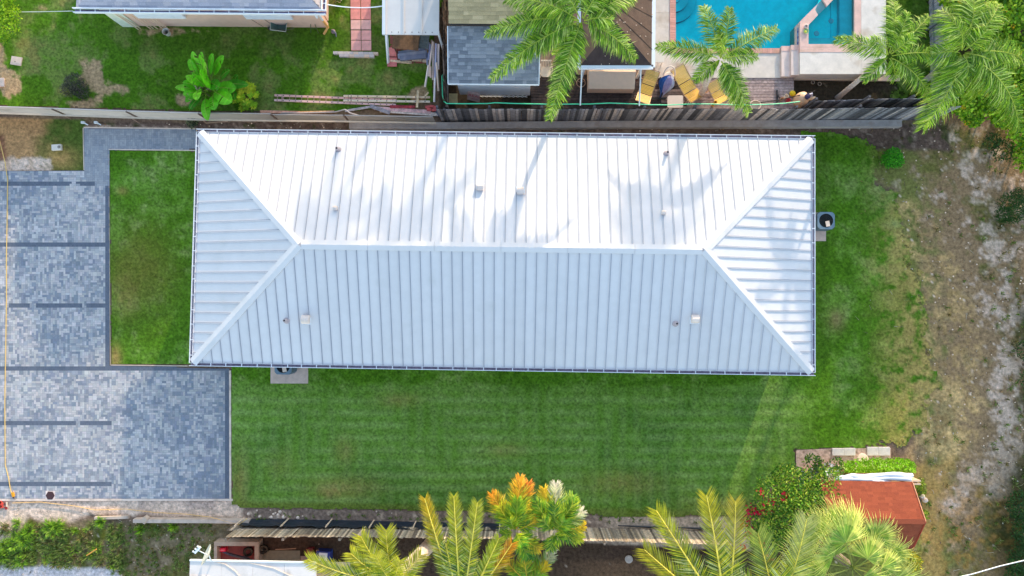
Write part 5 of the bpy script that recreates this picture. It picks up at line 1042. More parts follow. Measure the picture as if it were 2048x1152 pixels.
# ------------------------------------------------------------------ plants
GR = [(.10, .24, .012), (.15, .32, .015), (.065, .17, .012), (.22, .40, .03)]
def frond(base, tip, arch, n, L, cols, wd=.03, droop=.35, fwd=.5, plume=.25, rr=random, gap=.1, tipcol=None, lean=None, vee=.0, rad=.022, jit=.55, rnd=0):
    # one feather leaf, rachis from base to tip; every leaflet a folded strip
    m = MB(); base, tip = Vector(base), Vector(tip); L0 = (tip - base).length; mid = base.lerp(tip, .45) + Vector((0, 0, arch)) + (lean or Vector((0, 0, 0)))
    def cv(t): return base * (1 - t) ** 2 + mid * 2 * t * (1 - t) + tip * t * t
    K = 12; pts = [cv(k / K) for k in range(K + 1)]
    m.tube([q + Vector((0, 0, rad * (1.6 if rnd else .2))) for q in pts], [rad * (1 - .75 * k / K) for k in range(K + 1)], 5, (.92, .8, .14) if rnd else (mixc(cols[0], (.75, .68, .12), .45) if tipcol is None else mixc(tipcol, (.85, .7, .1), .4)))
    for k in range(n):
        t = gap + (1 - gap) * (k + rr.random() * .6) / n; t = min(t, .995); p = cv(t); tg = (cv(min(1, t + .02)) - cv(t - .02)).normalized()
        sdv = tg.cross(Vector((0, 0, 1))); sdv = sdv.normalized() if sdv.length > .05 else Vector((1, 0, 0)); upv = sdv.cross(tg).normalized()
        prof = (min(1, (t - gap) / .2 + .35)) * ((1 - .45 * max(0, (t - .8) / .2) ** 2) if rnd else (1 - .62 * max(0, (t - .55) / .45) ** 1.5)); ll = L * prof * rr.uniform(.7, 1.2)
        for s_ in (-1, 1):
            f = fwd * rr.uniform(1 - jit, 1 + jit) * (.6 + 1.2 * t); d = (sdv * s_ + tg * f + upv * (vee + rr.uniform(-plume, plume))).normalized()
            q = p + d * ll * .55 + Vector((0, 0, -droop * .12 * ll)); e = q + (d + Vector((0, 0, -droop * rr.uniform(.6, 1.6)))).normalized() * ll * .45
            wn = d.cross(upv); wn = wn.normalized() * wd * .5 if wn.length > 1e-3 else tg * wd * .5
            c = rr.choice(cols); k_ = rr.uniform(.75, 1.25)
            if tipcol is not None: c = mixc(c, tipcol, min(1, max(0, (t - .42) * 1.7 + rr.uniform(-.25, .25))))
            m.mesh([p - wn * .5, p + wn * .5, q + wn, q - wn, e], [(0, 1, 2, 3), (3, 2, 4)], sc(c, k_))
    return m
def trunk_mb(base, top, r0, r1, col, bend=.0, rings=True):
    m = MB(); base, top = Vector(base), Vector(top); K = 26; pts = []; rs = []
    for k in range(K + 1): t = k / K; pts.append(base.lerp(top, t) + Vector((bend * math.sin(t * math.pi), 0, 0))); rs.append((r0 + (r1 - r0) * t) * (1.25 - .25 * min(1, t * 8)) * (1 + (.05 if k % 2 else 0)))
    m.tube(pts, rs, 12, col); return m
def palm(crown, z, base, label, tips, cols, n=80, L=.55, wd=.03, droop=.4, arch=.7, group=None, r=.13, tipcol=None, plume=.5, vee=0.0, shaft=True, fwd=.55, tz=None, name='palm_tree', barkc=(.22, .21, .19), rad=.022, jit=.55, rnd=0):
    c = P(*crown, z); b = P(*base) if base else Vector((c.x, c.y, 0)); T = thing(name, b, label, 'palm tree', group)
    trunk_mb(b, c - Vector((0, 0, .7)), r, r * .75, barkc).build('trunk', M_bark, T, smooth=True)
    m = MB(); m.tube([c - Vector((0, 0, .95)), c - Vector((0, 0, .5)), c - Vector((0, 0, .12))], [r * .9, r * .75, r * .2], 10, cols[0]); m.build('crownshaft', M_leaf, T)
    for tp in tips:
        px, py = tp[:2]; z_ = tp[2] if len(tp) > 2 else (z - .5 if tz is None else tz); tc_ = tp[3] if len(tp) > 3 else tipcol
        t = P(px, py, z_); d = (t - c); l = d.length
        m = frond(c + d.normalized() * .1, t, arch * (l / 2.4), max(24, int(n * l / 2.4)), L * min(1.1, .55 + .25 * l), cols, wd=wd, droop=droop, plume=plume, tipcol=tc_, vee=vee, fwd=fwd, rad=rad, jit=jit, rnd=rnd); m.build('frond', M_leaf, T)
    return T
QG = [(.26, .47, .02), (.4, .58, .04), (.12, .28, .015), (.66, .76, .2), (.07, .19, .012)]
palm((1163, 42), 6.3, (1146, 150), 'tall feathery palm rising between the pale shed and the gazebo', [(972, 68, 5.4), (982, 158, 4.6), (1098, 240, 4.3), (1272, 118, 5.3), (1268, -6, 6.2), (1012, -2, 6.2), (1090, -60, 6.6), (1185, -70, 6.8), (1250, -60, 6.4), (1050, 40, 6.0), (1110, 110, 5.2), (1215, -40, 7), (1128, 150, 5.0), (1040, 110, 5.2), (1225, 40, 6.6)], QG, n=190, L=.62, wd=.024, droop=1.0, arch=.9)
palm((1440, 118), 4.9, (1398, 197), 'young feathery palm leaning over the pool coping', [(1407, 12, 5.0), (1460, 16, 5.2), (1554, 56, 4.6), (1315, 92, 4.4), (1515, 112, 4.8), (1498, 226, 3.6), (1466, 178, 4.4), (1388, 160, 4.4), (1440, 70, 6.0), (1450, 98, 6.2), (1478, 214, 3.8)], QG, n=160, L=.56, wd=.024, droop=.9, arch=.55, barkc=A(168, 168, 170))
palm((1778, 112), 4.9, (1675, 196), 'leaning feathery palm beside the raised spa terrace', [(1672, 78, 4.8), (1786, -6, 5.0), (1858, 32, 5.0), (1860, 192, 4.2), (1728, 160, 4.6), (1872, 108, 5.0), (1745, 78, 5.8), (1790, 160, 4.4), (1830, 70, 5.6), (1815, 25, 5.4)], QG, n=170, L=.54, wd=.022, droop=1.0, arch=.6, r=.11, barkc=A(150, 152, 158))
palm((1925, 105), 5.2, (1830, 178), 'bushy bright palm with long drooping leaves over the blue grey fence', [(1846, 258, 3.4), (2038, 262, 3.6), (2046, 120, 4.6), (1998, 8, 5.4), (1885, 20, 5.2), (1856, 110, 5.0), (1975, 60, 5.8), (1905, 45, 6.0), (1955, 190, 4.2), (2020, 190, 4.2), (1880, 160, 4.6), (1940, -30, 5.4), (1990, 130, 5.2), (1935, 150, 5.2)], QG, n=180, L=.85, wd=.022, droop=1.2, arch=.8)
YG = [(.6, .62, .02), (.2, .34, .02), (.88, .78, .04), (.06, .16, .012), (.8, .78, .3), (.1, .22, .015)]; GOLD = (.88, .56, .02); ORNG = (.88, .36, .02); STR = (.8, .7, .55)
palm((788, 1168), 5.0, (868, 1082), 'thick trunked palm at the bottom edge beside the blue cooler', [(722, 1072, 5.6), (772, 1060, 5.8), (616, 1118, 4.8), (702, 1106, 5.2), (842, 1110, 5.6), (752, 1110, 6.2), (830, 1150, 5.2), (690, 1180, 4.6), (880, 1180, 5), (790, 1240, 5), (800, 1120, 6.0), (735, 1150, 5.4)], YG, n=100, L=.54, wd=.024, droop=.2, jit=.12, rnd=1, arch=.4, tipcol=(.75, .66, .04), plume=.08, vee=.3, fwd=.75, r=.3, barkc=A(196, 190, 186))
palm((925, 1225), 5.4, None, 'palm with tall upright orange and yellow feather leaves at the bottom edge', [(850, 996, 6.6, GOLD), (908, 992, 6.8, (.7, .6, .03)), (955, 1004, 6.8, (.7, .62, .04)), (998, 1076, 6.2, (.6, .6, .03)), (1024, 1086, 5.6, ORNG), (892, 1085, 6.4), (840, 1170, 5.2), (975, 1130, 6), (850, 1300, 5), (1000, 1300, 5)], YG, n=105, L=.44, wd=.025, droop=.1, jit=.1, rnd=1, arch=.25, plume=.05, vee=.35, fwd=.8, r=.2, rad=.045)
palm((1030, 1062), 4.3, None, 'orange tipped bushy palm nearest the back lawn', [(984, 988, 4.2, ORNG), (1040, 956, 4.2, ORNG), (1057, 966, 4.1, (.8, .22, .02)), (998, 1012, 4.4, (.6, .55, .02)), (1006, 1070, 4.2, (.1, .3, .02)), (1035, 1000, 4.8, (.3, .5, .02)), (1060, 1012, 4.4, GOLD), (1075, 1040, 4.4, GOLD), (1020, 1040, 4.8), (1060, 1120, 4.2, (.08, .3, .02)), (1045, 1090, 4.8, (.1, .35, .02)), (1080, 1100, 4.2, GOLD)], [(.2, .4, .02), (.36, .5, .02), (.6, .62, .03), (.1, .24, .02)], n=170, L=.62, wd=.034, droop=.5, arch=.45, plume=.5, fwd=.9, r=.07)
palm((1108, 1062), 4.2, (1082, 1150), 'bushy palm with dry white leaf tips on a thin pale trunk', [(1112, 968, 4.2, STR), (1088, 978, 4.2, GOLD), (1146, 990, 3.8), (1166, 1022, 4.1, STR), (1168, 1052, 4.0, GOLD), (1164, 1078, 3.9, (.6, .6, .02)), (1070, 1002, 4.4), (1110, 1010, 4.8), (1130, 1040, 4.8, (.2, .4, .02)), (1085, 1040, 4.8), (1100, 1100, 4.2), (1120, 1080, 4.6), (1150, 1000, 4.4)], [(.18, .38, .02), (.34, .48, .02), (.55, .6, .04), (.08, .22, .02)], n=170, L=.62, wd=.034, droop=.5, arch=.45, plume=.5, fwd=.9, r=.07, barkc=A(196, 190, 170))
palm((1055, 1165), 4.0, None, 'low palm cut by the bottom edge between the two thin trunks', [(1010, 1120, 4.0, ORNG), (1048, 1112, 4.2, GOLD), (1108, 1102, 3.6, STR), (1095, 1130, 4.0, GOLD), (1030, 1150, 4.0), (1080, 1150, 4.2)], [(.2, .4, .02), (.4, .45, .02)], n=150, L=.55, wd=.032, droop=.5, arch=.3, plume=.5, fwd=.9, r=.07)
palm((1450, 1235), 5.6, None, 'palm with long straight yellow ribs fanning up at the bottom right', [(1312, 1020, 6.4, (.7, .62, .03)), (1412, 990, 6.8, (.75, .6, .03)), (1470, 1002, 6.6, (.75, .55, .05)), (1288, 1098, 5.8, (.6, .5, .03)), (1372, 1140, 6.2),  (1500, 1160, 5.6), (1400, 1300, 5), (1520, 1300, 5)], YG, n=76, L=.66, wd=.023, droop=.05, jit=.08, rnd=1, arch=.25, plume=.03, vee=.3, fwd=.85, r=.2, rad=.05)
palm((1550, 1230), 5.2, None, 'palm with two stiff upright leaves left of the fan palm', [(1515, 1066, 6.0, (.55, .6, .1)), (1612, 1038, 6.2, (.7, .65, .2)), (1468, 1150, 5.2), (1560, 1150, 6.0), (1600, 1180, 5.4), (1530, 1320, 5)], YG, n=72, L=.8, wd=.023, droop=.05, jit=.08, rnd=1, arch=.3, plume=.03, vee=.2, fwd=.8, r=.18, rad=.035)
# fan palm
def fanleaf(hub, direc, L, spread, cols, n=44, tipc=(.88, .82, .22)):
    m = MB(); hub = Vector(hub); d0 = Vector((direc[0], direc[1], 0)).normalized(); sd_ = Vector((-d0.y, d0.x, 0)); tilt = U(-.35, .5)
    for k in range(n):
        a = (k / (n - 1) - .5) * spread; d = (d0 * math.cos(a) + sd_ * math.sin(a) + Vector((0, 0, tilt + .12 * math.cos(a * 2)))).normalized(); l = L * (.72 + .28 * math.cos(a * .8)) * U(.82, 1.16); wn = (d0 * -math.sin(a) + sd_ * math.cos(a)) * (l * .5 * spread / n * .62)
        c = sc(random.choice(cols), U(.75, 1.25)); p1 = hub + d * l * .45; p2 = hub + d * l * .78 + Vector((0, 0, -.05 * L)); wn = wn * .85; p3 = hub + d * l + Vector((U(-.04, .04), U(-.04, .04), -.22 * L)); lift = Vector((0, 0, .02 * (k % 2)))
        m.mesh([hub, p1 - wn + lift, p1 + wn - lift], [(0, 1, 2)], c); m.mesh([p1 - wn + lift, p1 + wn - lift, p2 + wn * .42, p2 - wn * .42], [(0, 1, 2, 3)], mixc(c, tipc, .4)); m.mesh([p2 - wn * .42, p2 + wn * .42, p3], [(0, 1, 2)], mixc(c, tipc, .8))
    return m
c = P(1705, 1135, 4.0); T = thing('palm_tree', Vector((c.x, c.y, 0)), 'round fan palm with pale spiky leaves partly over the red roofed shed', 'palm tree')
trunk_mb((c.x, c.y, 0), c - Vector((0, 0, .3)), .17, .15, (.25, .2, .15)).build('trunk', M_bark, T, smooth=True)
FG = [(.34, .5, .06), (.46, .58, .08), (.22, .38, .05), (.6, .66, .14)]
for hx, hy, zz, L_ in ((1668, 1112, 4.6, 1.35), (1692, 1085, 4.9, 1.35), (1640, 1075, 4.2, 1.25), (1735, 1118, 4.8, 1.3), (1703, 1060, 4.3, 1.2), (1748, 1075, 4.4, 1.2), (1765, 1135, 4.4, 1.3), (1620, 1120, 4.0, 1.3), (1780, 1105, 4.0, 1.0), (1650, 1150, 4.5, 1.2), (1725, 1155, 4.6, 1.2), (1790, 1160, 4.0, 1.2), (1612, 1165, 4.2, 1.2), (1700, 1190, 4.4, 1.3), (1675, 1050, 4.1, 1.1)):
    h = P(hx, hy, zz); d = h - c; fl = fanleaf(h, (d.x + U(-.2, .2), d.y + U(-.2, .2) + .25), L_, 3.6, FG); fl.tube([c, c.lerp(h, .5) + Vector((0, 0, .1)), h], .02, 5, (.4, .44, .1)); fl.build('fan_leaf', M_leaf, T)
# leafy shrubs and trees
def foliage(m, clumps, n, size, cols, rr, up=.3, wf=.45):
    tot = sum(c[3] * c[4] for c in clumps)
    for (x, y, z, rx, ry, rz) in clumps:
        for k in range(int(n * rx * ry / tot)):
            th = rr.uniform(0, 6.283); ph = math.acos(rr.uniform(-.35, 1)); q = rr.uniform(.45, 1.05) ** .6; p = Vector((x + rx * q * math.sin(ph) * math.cos(th), y + ry * q * math.sin(ph) * math.sin(th), z + rz * q * math.cos(ph)))
            d = Vector((rr.gauss(0, 1), rr.gauss(0, 1), rr.gauss(0, .5) + up)).normalized() * size * rr.uniform(.6, 1.3); s_ = d.cross(Vector((rr.gauss(0, .4), rr.gauss(0, .4), 1))).normalized() * size * wf * .5
            m.mesh([p, p + d * .5 - s_, p + d, p + d * .5 + s_], [(0, 1, 2, 3)], sc(rr.choice(cols), rr.uniform(.6, 1.3)))
def shrub(name, label, cat, pxc, n, size, cols, seed, group=None, h=None, flowers=None, base=None, up=.3, wf=.45, trunk=.05):
    # pxc: list of (px,py,z_centre,radius m)
    rr = random.Random(seed); cl = []
    for (x, y, z, r_) in pxc: p = P(x, y, z); cl.append((p.x, p.y, p.z, r_, r_, r_ * .75))
    bx = sum(c[0] for c in cl) / len(cl); by = sum(c[1] for c in cl) / len(cl)
    b = P(*base) if base else Vector((bx, by, 0)); T = thing(name, b, label, cat, group); m = MB()
    m.tube([b, b + Vector((0, 0, .2)), Vector((bx, by, cl[0][2] * .6))], [trunk * 1.2, trunk, trunk * .8], 8, (.16, .12, .09))
    for c in cl: m.tube([Vector((bx, by, cl[0][2] * .5)), Vector((c[0], c[1], c[2]))], [trunk * .7, trunk * .2], 6, (.16, .12, .09))
    m.build('trunk' if trunk > .1 else 'stems', M_bark, T); m = MB(); foliage(m, [(a, b_, c_, d, e, f) for a, b_, c_, d, e, f in cl], n, size, cols, rr, up, wf); m.build('crown' if trunk > .1 else 'foliage', M_leaf, T)
    if flowers:
        fc, pts, fs = flowers
        for (x, y, z) in pts:
            m = MB(); p = P(x + rr.uniform(-2, 2), y + rr.uniform(-2, 2), z)
            for k in range(12):
                a = rr.uniform(0, 6.28); d = Vector((math.cos(a), math.sin(a), rr.uniform(-.2, .9))) * fs * rr.uniform(.5, 1.2); s_ = d.cross(Vector((0, 0, 1))).normalized() * fs * .35; o = p + Vector((rr.uniform(-1, 1), rr.uniform(-1, 1), 0)) * fs * 1.2; m.mesh([o, o + d * .6 - s_, o + d, o + d * .6 + s_], [(0, 1, 2, 3)], sc(fc, rr.uniform(.7, 1.2)))
            m.build('flower_cluster', M_leaf, T)
    return T
rr = random.Random(4); fl = [(1497, 1017, 1.2), (1498, 1025, 1.2), (1511, 1023, 1.4), (1518, 1023, 1.4), (1532, 1024, 1.6), (1540, 1017, 1.6), (1543, 1004, 1.8), (1523, 987, 1.8), (1527, 1003, 1.7), (1491, 1038, 1.1), (1489, 1052, 1), (1498, 1067, 1), (1507, 1064, 1.2), (1571, 992, 2), (1527, 1090, 1), (1485, 1094, 1), (1500, 1046, 1), (1568, 993, 2.1), (1537, 1112, 1), (1646, 1015, 2.3)]
shrub('flowering_shrub', 'large round shrub with red flowers where the slat fence ends', 'shrub', [(1520, 1040, .9, .8), (1560, 1035, 1.3, 1.1), (1550, 990, 1.5, .9), (1590, 975, 1.7, .9), (1610, 1010, 2.0, .9), (1640, 990, 2.0, .75), (1600, 1045, 1.5, .9), (1655, 960, 1.9, .55), (1530, 1070, .8, .8), (1570, 955, 1.4, .6), (1670, 1000, 2.2, .5)], 9000, .13, [(.1, .26, .02), (.17, .38, .025), (.34, .52, .04), (.06, .16, .012), (.5, .56, .06)], 31, flowers=((.8, .01, .07), fl, .12), base=(1575, 1000))
shrub('flowering_shrub', 'sprawling shrub with white blooms over the bare slab beside the cloth rolls', 'shrub', [(1625, 925, .8, .35), (1640, 940, .9, .4), (1665, 950, 1.2, .4), (1672, 928, .9, .3), (1690, 965, 1.6, .4)], 700, .15, [(.12, .26, .02), (.2, .36, .03), (.1, .2, .06)], 33, flowers=((.85, .82, .85), [(1656, 935, 1.5), (1660, 938, 1.5), (1668, 944, 1.5), (1664, 950, 1.4), (1672, 948, 1.4)], .13), base=(1650, 940))
shrub('shrub', 'blue green succulent bush half under the flowering shrub at the slab edge', 'shrub', [(1612, 958, .5, .35), (1630, 955, .5, .35), (1645, 952, .5, .35)], 500, .2, [(.16, .26, .26), (.25, .36, .36), (.1, .18, .2)], 34)
shrub('shrub', 'yellow leaved shrub peeking from under the fan palm by the red roof corner', 'shrub', [(1795, 1112, 1.0, .6), (1822, 1125, 1.0, .4), (1775, 1095, 1.1, .4)], 1400, .14, [(.5, .46, .02), (.6, .5, .03), (.24, .34, .02)], 35)
shrub('shrub', 'small vivid green bush on the bare soil beyond the east end of the house', 'shrub', [(1785, 315, .35, .42), (1793, 322, .35, .3), (1776, 322, .3, .3)], 1900, .09, [(.09, .46, .015), (.14, .58, .02), (.05, .26, .012)], 36)
shrub('shrub', 'dark green bush at the right edge above the pale sand', 'shrub', [(2025, 415, .5, .7), (2045, 400, .5, .6), (2008, 430, .3, .4)], 2600, .09, [(.03, .09, .012), (.05, .13, .02)], 37)
shrub('shrub', 'bright green leafy bush cut by the left edge at the top corner', 'shrub', [(-10, 15, .9, .8), (10, 50, .8, .6), (20, 30, .8, .5), (-5, 70, .5, .5), (5, -20, 1, .7)], 3800, .12, [(.4, .62, .02), (.55, .74, .03), (.14, .34, .015)], 38)
shrub('shrub', 'bare brown twiggy bush on the dry patch of the neighbour lawn', 'shrub', [(148, 165, .25, .42), (160, 178, .2, .4), (138, 178, .2, .35), (168, 190, .15, .25)], 1900, .11, [(.05, .055, .04), (.09, .085, .06), (.03, .04, .025), (.16, .15, .12)], 39, wf=.18)
# croton: rosettes
b = P(502, 200); T = thing('croton', b, 'croton bush with yellow green rosette leaves beside the banana plant', 'shrub'); rr = random.Random(12); m = MB(); m2 = MB()
for k in range(48):
    a = rr.uniform(0, 6.28); q = math.sqrt(rr.random()) * .56; z = .75 - q * .5 + rr.uniform(-.12, .1); o = b + Vector((q * math.cos(a), q * 1.1 * math.sin(a) - .05, z)); m2.tube([b + Vector((0, 0, .05)), o - Vector((0, 0, .04))], [.018, .008], 5, (.15, .12, .08)); yc = rr.choice([(.7, .8, .03), (.88, .86, .06), (.4, .66, .03)])
    for j in range(9): an = j * .698 + rr.uniform(-.2, .2); d = Vector((math.cos(an), math.sin(an), rr.uniform(-.1, .5))) * rr.uniform(.13, .2); s_ = d.cross(Vector((0, 0, 1))).normalized() * .038; m.mesh([o, o + d * .55 - s_, o + d, o + d * .55 + s_], [(0, 1, 2, 3)], sc(mixc(yc, (.1, .26, .02), rr.random() * .35), rr.uniform(.8, 1.1)))
m2.build('stems', M_bark, T); m.build('foliage', M_leaf, T)
# banana-like plant with paddle leaves
b = P(418, 200); T = thing('banana_plant', b, 'clump of broad paddle leaves leaning over the grey panel fence', 'plant')
def paddle(base, tip, L, wd, col, lift=.35):
    m = MB(); base, tip = Vector(base), Vector(tip); mid = base.lerp(tip, .5) + Vector((0, 0, lift)); cv = lambda t: base * (1 - t) ** 2 + mid * 2 * t * (1 - t) + tip * t * t
    m.tube([cv(k / 8) for k in range(9)], [.03 * (1 - .8 * k / 8) for k in range(9)], 6, mixc(col, (.45, .5, .1), .6)); K = 22; s0 = 1 - L
    for k in range(K):
        ta, tb = s0 + L * k / K, s0 + L * (k + 1) / K; 
        for s_ in (-1, 1):
            q = []
            for t in (ta, tb):
                u = (t - s0) / L; h = wd * (math.sin(math.pi * min(1, u * .96 + .04)) ** .55); tg = (cv(min(1, t + .02)) - cv(t - .02)).normalized(); sd_ = tg.cross(Vector((0, 0, 1))).normalized(); q.append((cv(t), cv(t) + sd_ * s_ * h + Vector((0, 0, -.1 * h - .25 * h * h)) - tg * h * .1))
            if R() < .06: continue
            m.face([q[0][0], q[1][0], q[1][1] + Vector((0, 0, U(-.01, .01))), q[0][1]], sc(col, U(.88, 1.12)))
    return m
BG = [(.12, .5, .01), (.17, .62, .015), (.07, .34, .012), (.26, .68, .03)]
for (bx, by, tx, ty, bz, tz, wd, c) in ((408, 165, 386, 102, .9, 1.9, .15, 1), (410, 160, 404, 104, .9, 2.1, .15, 1), (420, 158, 427, 108, .9, 2.1, .17, 0), (425, 158, 448, 112, .9, 2.0, .17, 1), (400, 165, 380, 118, .9, 1.7, .15, 0), (415, 170, 412, 126, 1.3, 2.5, .18, 3), (438, 165, 460, 140, .8, 1.5, .13, 2), (430, 175, 399, 146, 1.5, 2.5, .26, 1), (420, 180, 384, 148, 1.2, 1.9, .16, 0), (420, 178, 371, 152, 1.1, 1.6, .14, 3), (415, 182, 350, 175, .9, 1.0, .13, 3), (412, 185, 366, 190, .9, 1.2, .16, 1), (412, 186, 378, 222, .9, 1.0, .11, 2), (425, 180, 464, 205, 1.3, 1.8, .26, 1), (425, 178, 472, 178, 1.2, 1.7, .24, 0), (428, 186, 430, 220, 1.2, 1.6, .2, 0), (412, 190, 416, 241, 1.1, 1.4, .16, 1), (440, 170, 497, 170, .8, 1.1, .16, 2), (470, 175, 476, 150, .4, 1.0, .12, 2), (470, 180, 470, 200, .4, 1.0, .12, 2), (410, 178, 365, 165, .9, 1.3, .14, 0), (418, 165, 440, 175, 1.0, 1.9, .2, 2), (400, 175, 395, 200, 1.2, 1.7, .16, 3), (405, 178, 372, 205, .9, 1.2, .13, 0)):
    paddle(P(bx, by, bz * .5), P(tx, ty, tz), .8, wd * 1.35, BG[c]).build('leaf', M_leaf, T)
m = MB(); [m.tube([b + Vector((U(-.4, .4), U(.1, .6), 0)), b + Vector((U(-.3, .3), U(.2, .6), 1.0))], .04, 7, (.2, .22, .07)) for k in range(6)]; [m.tube([P(415 + U(-25, 25), 172 + U(-14, 20), 1.0), P(420 + U(-25, 25), 172 + U(-14, 20), 1.1)], [.03, .008], 5, (.5, .36, .24)) for k in range(6)]; m.build('stems', M_bark, T)
# hedge bushes in the north-east corner
k = 0
LB = ['leafy bush with yellow flowers at the top right corner, left part', 'leafy bush in the very top right corner', 'leafy bush with yellow flowers on the right edge under the palm leaves', 'yellow flowered bush at the soil edge below the drooping palm', 'leafy green bush below the drooping palm leaves at the right edge', 'dark leafy bush at the right edge above the scrub']
for (cl, fls, nn) in (([(1930, 10, 1.5, .8), (1960, -10, 1.5, .9), (1905, -10, 1.4, .6)], [(1948, 20, 2.2), (1920, 5, 2)], 3000), ([(2010, 20, 1.6, 1.0), (2050, 0, 1.6, 1.0), (2040, 60, 1.4, .8)], [(2008, 22, 2.3), (2025, 55, 2.2), (2000, 45, 2)], 4200), ([(2035, 130, 1.4, .8), (2055, 180, 1.3, .9), (2000, 100, 1.2, .7)], [(2030, 172, 2.1), (2040, 110, 2.1)], 3600), ([(1925, 210, .8, .5), (1945, 235, .6, .4), (1905, 190, .8, .4)], [(1927, 216, 1.3), (1933, 247, 1), (1974, 185, 1.4)], 1900), ([(1985, 200, .9, .7), (2010, 230, .8, .6), (1960, 180, 1, .5)], [(1975, 190, 1.6), (2017, 183, 1.6)], 2600), ([(2050, 260, .8, .7), (2060, 310, .6, .7)], [], 1800)):
    shrub('bush', LB[k], 'bush', cl, nn, .16, [(.26, .5, .015), (.44, .66, .03), (.12, .28, .012), (.6, .74, .05)], 50 + k, flowers=((.8, .45, .01), fls, .07) if fls else None, wf=.7); k += 1
for (cl, lab, nn) in (([(2052, 700, .3, .5), (2060, 760, .3, .5)], 'low dark weeds on the right edge beside pale sand', 500), ([(2040, 1010, .5, .6), (2055, 1060, .6, .7)], 'dark bush at the right edge level with the red roof', 1800), ([(2050, 1120, .6, .7), (2035, 1160, .5, .6)], 'dark bush in the lower right corner under the overhead cable', 1800), ([(2005, 300, .25, .5), (1985, 280, .2, .35)], 'low scrubby weeds on the sand below the long leaves', 500)):
    shrub('bush', lab, 'bush', cl, nn, .12, [(.035, .1, .02), (.05, .14, .02), (.025, .07, .012)], 70 + nn + int(cl[0][1]))
shrub('weed_plant', 'yellow green weeds along the right side of the red roofed shed', 'weeds', [(1838, 968, .15, .25), (1842, 985, .12, .2), (1845, 1028, .15, .22)], 420, .12, [(.3, .36, .03), (.2, .3, .02)], 91)
shrub('weed_plant', 'dark seedling in the soil at the north-west corner of the white roof', 'weeds', [(383, 247, .2, .2), (390, 244, .2, .15)], 200, .1, [(.2, .22, .1), (.04, .06, .03)], 92)
# grass clumps in the rough ground by the driveway, strewn weeds: nobody could count them
m = MB(); rr = random.Random(44)
def tuft(x, y, r_, n, cols, h=.3):
    b_ = P(x, y)
    for k in range(n):
        a = rr.uniform(0, 6.283); q = rr.uniform(0, r_ * .35); o = b_ + Vector((q * math.cos(a), q * math.sin(a), 0)); d = Vector((math.cos(a + rr.uniform(-.5, .5)), math.sin(a + rr.uniform(-.5, .5)), 0)) * r_ * rr.uniform(.5, 1); s_ = Vector((-d.y, d.x, 0)).normalized() * .012; hh = h * rr.uniform(.5, 1)
        m.mesh([o - s_, o + s_, o + d * .55 + Vector((0, 0, hh)) + s_, o + d * .55 + Vector((0, 0, hh)) - s_, o + d + Vector((0, 0, hh * .7))], [(0, 1, 2, 3), (3, 2, 4)], sc(rr.choice(cols), rr.uniform(.7, 1.25)))
LC = [(.24, .42, .02), (.34, .52, .03), (.13, .3, .02)]; OC = [(.17, .26, .04), (.26, .3, .07), (.12, .2, .03)]; RC_ = [(.26, .2, .05), (.18, .14, .05), (.3, .26, .1)]
for (x, y, r_, n_) in ((108, 1055, .5, 150), (120, 1050, .4, 90), (50, 1075, .5, 150), (62, 1062, .4, 100), (35, 1085, .4, 120), (205, 1042, .3, 80), (10, 1110, .4, 110), (48, 1120, .35, 80), (12, 1088, .35, 90), (350, 1052, .28, 60), (283, 1058, .26, 50), (38, 1045, .3, 50)): tuft(x, y, r_, n_, LC)
for k in range(160):
    x, y = rr.uniform(-20, 250), rr.uniform(1050, 1132)
    tuft(x, y, rr.uniform(.15, .38), 26, OC if rr.random() < .7 else (RC_ if rr.random() < .6 else LC), .22)
for k in range(260): x, y = rr.uniform(220, 440), rr.uniform(1046, 1150); tuft(x, y, rr.uniform(.06, .2), 12, OC if rr.random() < .7 else RC_, .1)
for k in range(300):
    x, y = rr.uniform(1800, 2060), rr.uniform(250, 1150)
    if rr.random() < .35 or x > 1960 or y > 1000: tuft(x, y, rr.uniform(.08, .22), 12, OC if rr.random() < .75 else RC_, .12)
for k in range(60): x = rr.uniform(500, 1450); tuft(x, 1036 + (x - 1000) * .008 + rr.uniform(-6, 6), .1, 8, OC, .08)
tag(m.build('weeds', M_leaf, org=(0, 0, 0)), kind='stuff')
# loose stones and scraps in the verge
m = MB(); rr = random.Random(45)
def stone(x, y, s_, c):
    b_ = P(x, y, .0); n = 7; m.lathe(b_, [(s_ * rr.uniform(.8, 1.1), 0), (s_ * rr.uniform(.7, 1), s_ * .6), (s_ * .4, s_ * .9), (0, s_)], n, sc(c, rr.uniform(.8, 1.1)))
for (x, y) in ((514, 1021), (541, 1020), (547, 1028), (551, 1026), (556, 1030), (497, 1028), (560, 1024), (543, 1034), (596, 1035), (520, 1033), (567, 1034), (753, 1023), (556, 1034), (473, 1021)): stone(x, y, rr.uniform(.04, .09), A(200, 200, 204))
for k in range(330):
    if rr.random() < .6: x, y = rr.uniform(1790, 2050), rr.uniform(240, 1000)
    else: x, y = rr.uniform(170, 1880), rr.uniform(246, 262) if rr.random() < .5 else rr.uniform(1024, 1044) if rr.random() < .5 else rr.uniform(1085, 1150)
    if y > 1083 and x > 1600: continue
    stone(x, y, rr.uniform(.015, .04), A(206, 204, 200))
for k in range(120): stone(rr.uniform(0, 430), rr.uniform(1008, 1150), rr.uniform(.012, .03), A(210, 206, 200))
